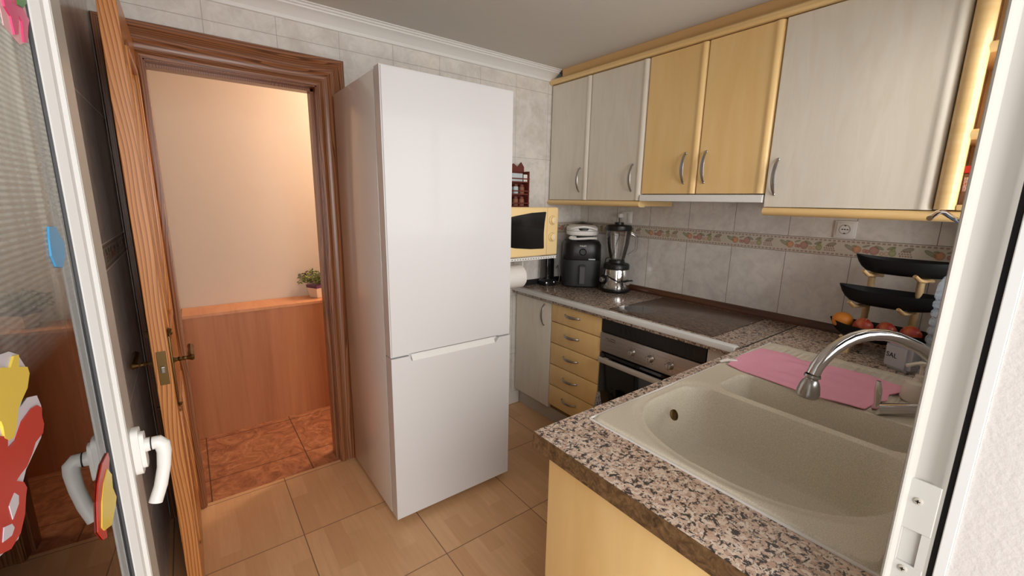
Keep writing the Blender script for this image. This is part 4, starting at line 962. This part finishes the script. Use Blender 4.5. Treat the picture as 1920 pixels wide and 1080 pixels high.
# salt tin
sl = thing('salt_container', 'grey square salt tin lettered SAL beside the fruit stand', 'container', (1.99, .30, ZT))
sa_ = Vector((2.002, .368)); sb_ = Vector((1.955, .288)); sdx = (sb_ - sa_).normalized(); sn = Vector((sdx.y, -sdx.x)) * 1
if sn.x > 0: sn = -sn
def s3(u, d, z): return (sa_.x + sdx.x * u - sn.x * d, sa_.y + sdx.y * u - sn.y * d, z)
b = prism([(0, 0), (.096, 0), (.096, .056), (0, .056)], lambda u, v, h: s3(u, v, h), ZT + .001, ZT + .10)
bmesh.ops.bevel(b, geom=b.edges[:], offset=.012, segments=3, affect='EDGES')
obj('tin', b, M['sal'], sl)
obj('lid', (lambda b: (bmesh.ops.bevel(b, geom=b.edges[:], offset=.004, segments=2, affect='EDGES'), b)[1])(prism([(.003, .003), (.093, .003), (.093, .053), (.003, .053)], lambda u, v, h: s3(u, v, h), ZT + .1005, ZT + .114)), M['dgrey'], sl)
obj('lettering', text_bm('SAL', .024, lambda u, v, h: s3(u + .034, -.0002 - h * .6, v + ZT + .052), .0008), M['ink'], sl, False)
# water bottle
wb = thing('water_bottle', 'large ribbed clear plastic water bottle beside the white jamb', 'bottle', (1.955, .192, ZT))
pr = [(0, .001), (.052, .001), (.060, .008)]
z = .012
while z < .285:
    pr += [(.062, z), (.0665, z + .006), (.0665, z + .018), (.062, z + .024)]; z += .030
pr += [(.066, .305), (.064, .33), (.054, .355), (.034, .378), (.018, .392), (.0165, .41), (0, .41)]
obj('bottle_body', lathe(pr, (1.955, .192, ZT), 36), M['bottle'], wb)
obj('cap', lathe([(.019, .405), (.019, .425), (0, .426)], (1.955, .192, ZT), 24), M['stickblue'], wb)

# dark box standing behind the fridge
bx = thing('detergent_box', 'narrow navy box with a pale label on the floor beside the fridge', 'box', (1.30, 1.86, 0))
obj('carton', box((1.225, 1.78, 0), (1.305, 1.90, .185), .003), M['bluebox'], bx)
obj('carton_label', box((1.235, 1.7788, .07), (1.3062, 1.85, .13)), M['pic'], bx)

# ------------------------------------------------------------------ hall sideboard and plant
sb = thing('sideboard', 'cherry wood laminate sideboard against the hall wall', 'sideboard', (.6, 3.07, 0))
SBX0, SBX1 = -.075, 1.35
obj('body', box((SBX0, 2.972, .0), (SBX1, 3.186, .745)), M['laminate'], sb)
obj('top_board', box((SBX0 - .001, 2.97, .745), (SBX1, 3.188, .762)), M['lamtop'], sb)
pt = thing('potted_plant', 'small artificial plant in a white pot with a purple rim on the sideboard', 'plant', (.672, 3.09, .762))
sq = lambda s_: [(-s_, -s_), (s_, -s_), (s_, s_), (-s_, s_)]
ra = R_(28)
def p3(u, v, z): return (.672 + u * math.cos(ra) - v * math.sin(ra), 3.09 + u * math.sin(ra) + v * math.cos(ra), z)
obj('pot', loft([(sq(.032), .762), (sq(.035), .766), (sq(.047), .832), (sq(.047), .834)], p3), M['pot'], pt, False)
obj('pot_rim', loft([(sq(.0485), .832), (sq(.0495), .852), (sq(.044), .853)], p3), M['purple'], pt, False)
b = bm_new(); bd = bm_new()
for i in range(420):
    a = random.uniform(0, 2 * PI); e = random.uniform(.05, 1); rr = .115 * math.sqrt(random.random()) + .01
    x = math.cos(a) * rr * 1.0; y = math.sin(a) * rr * .75; zt = .858 + random.uniform(0, 1) * (.10 - rr * .35) + .01
    c_ = Vector((.672 + x, 3.09 + y * .8, zt)); d1 = Vector((random.uniform(-1, 1), random.uniform(-1, 1), random.uniform(-.4, 1))).normalized(); d2 = d1.orthogonal().normalized()
    l = random.uniform(.009, .016); w_ = l * .45
    tgt = b if random.random() < .85 else bd
    vs = [tgt.verts.new(c_ + d1 * p * l + d2 * q * w_) for p, q in ((-1, 0), (-.2, .9), (1, 0), (-.2, -.9))]
    tgt.faces.new(vs)
for i in range(40):
    a = i * 2.4; rr = .02 + .09 * random.random(); add_tube(b, [(.672 + .01 * math.cos(a), 3.09 + .01 * math.sin(a), .845), (.672 + rr * .6 * math.cos(a), 3.09 + rr * .5 * math.sin(a), .885), (.672 + rr * math.cos(a), 3.09 + rr * .7 * math.sin(a), .93 - rr * .3)], .0012, 5)
obj('foliage', b, M['leaf'], pt, False)['kind'] = 'stuff'; obj('dark_buds', bd, M['leafdark'], pt, False)['kind'] = 'stuff'

# ------------------------------------------------------------------ lights
def area(name, loc, rot, sx, sy, power, color=(1, 1, 1), spread=PI):
    l = bpy.data.lights.new(name, 'AREA'); l.shape = 'RECTANGLE'; l.size = sx; l.size_y = sy; l.energy = power; l.color = color; l.spread = spread
    o = bpy.data.objects.new(name, l); COL.objects.link(o); o.location = loc; o.rotation_euler = rot; return o
area('daylight_through_balcony_door', (-.2, -1.9, 1.7), (R_(88), 0, R_(-6)), 2.6, 2.4, 125, (1, .97, .93))
area('added_sink_side_light', (1.6, .0, 1.58), (R_(80), 0, 0), 1.1, .9, 12, (1, .97, .93))  # added light at the unseen sink window, brightens the room
hl = bpy.data.lights.new('hall_ceiling_lamp', 'POINT'); hl.energy = 50; hl.color = (1, .80, .62); hl.shadow_soft_size = .05
ho = bpy.data.objects.new('hall_ceiling_lamp', hl); COL.objects.link(ho); ho.location = (1.45, 2.80, 2.15)

wd_ = bpy.data.worlds.new('sky'); scn.world = wd_; wd_.use_nodes = True
bg = wd_.node_tree.nodes['Background']; bg.inputs[0].default_value = (.92, .95, 1, 1); bg.inputs[1].default_value = .9

# ------------------------------------------------------------------ camera
yaw, pit, rol = .6494, .2018, .01773
fw = Vector((math.sin(yaw) * math.cos(pit), math.cos(yaw) * math.cos(pit), -math.sin(pit)))
rt = Vector((math.cos(yaw), -math.sin(yaw), 0)); up = rt.cross(fw)
r2 = math.cos(rol) * rt + math.sin(rol) * up; u2 = -math.sin(rol) * rt + math.cos(rol) * up
cam = bpy.data.cameras.new('camera'); cam.sensor_width = 36; cam.lens = 801.6 / 1920 * 36; cam.clip_start = .01
co = bpy.data.objects.new('camera', cam); COL.objects.link(co)
mw_ = Matrix((r2, u2, -fw)).transposed().to_4x4(); mw_.translation = Vector((0, 0, 1.435)); co.matrix_world = mw_
scn.camera = co
scn.view_settings.view_transform = 'Standard'; scn.view_settings.look = 'None'; scn.view_settings.gamma = 1; scn.view_settings.use_curve_mapping = False
scn.view_settings.exposure = 0.08
for o in scn.objects:
    if '_w' in o: del o['_w']
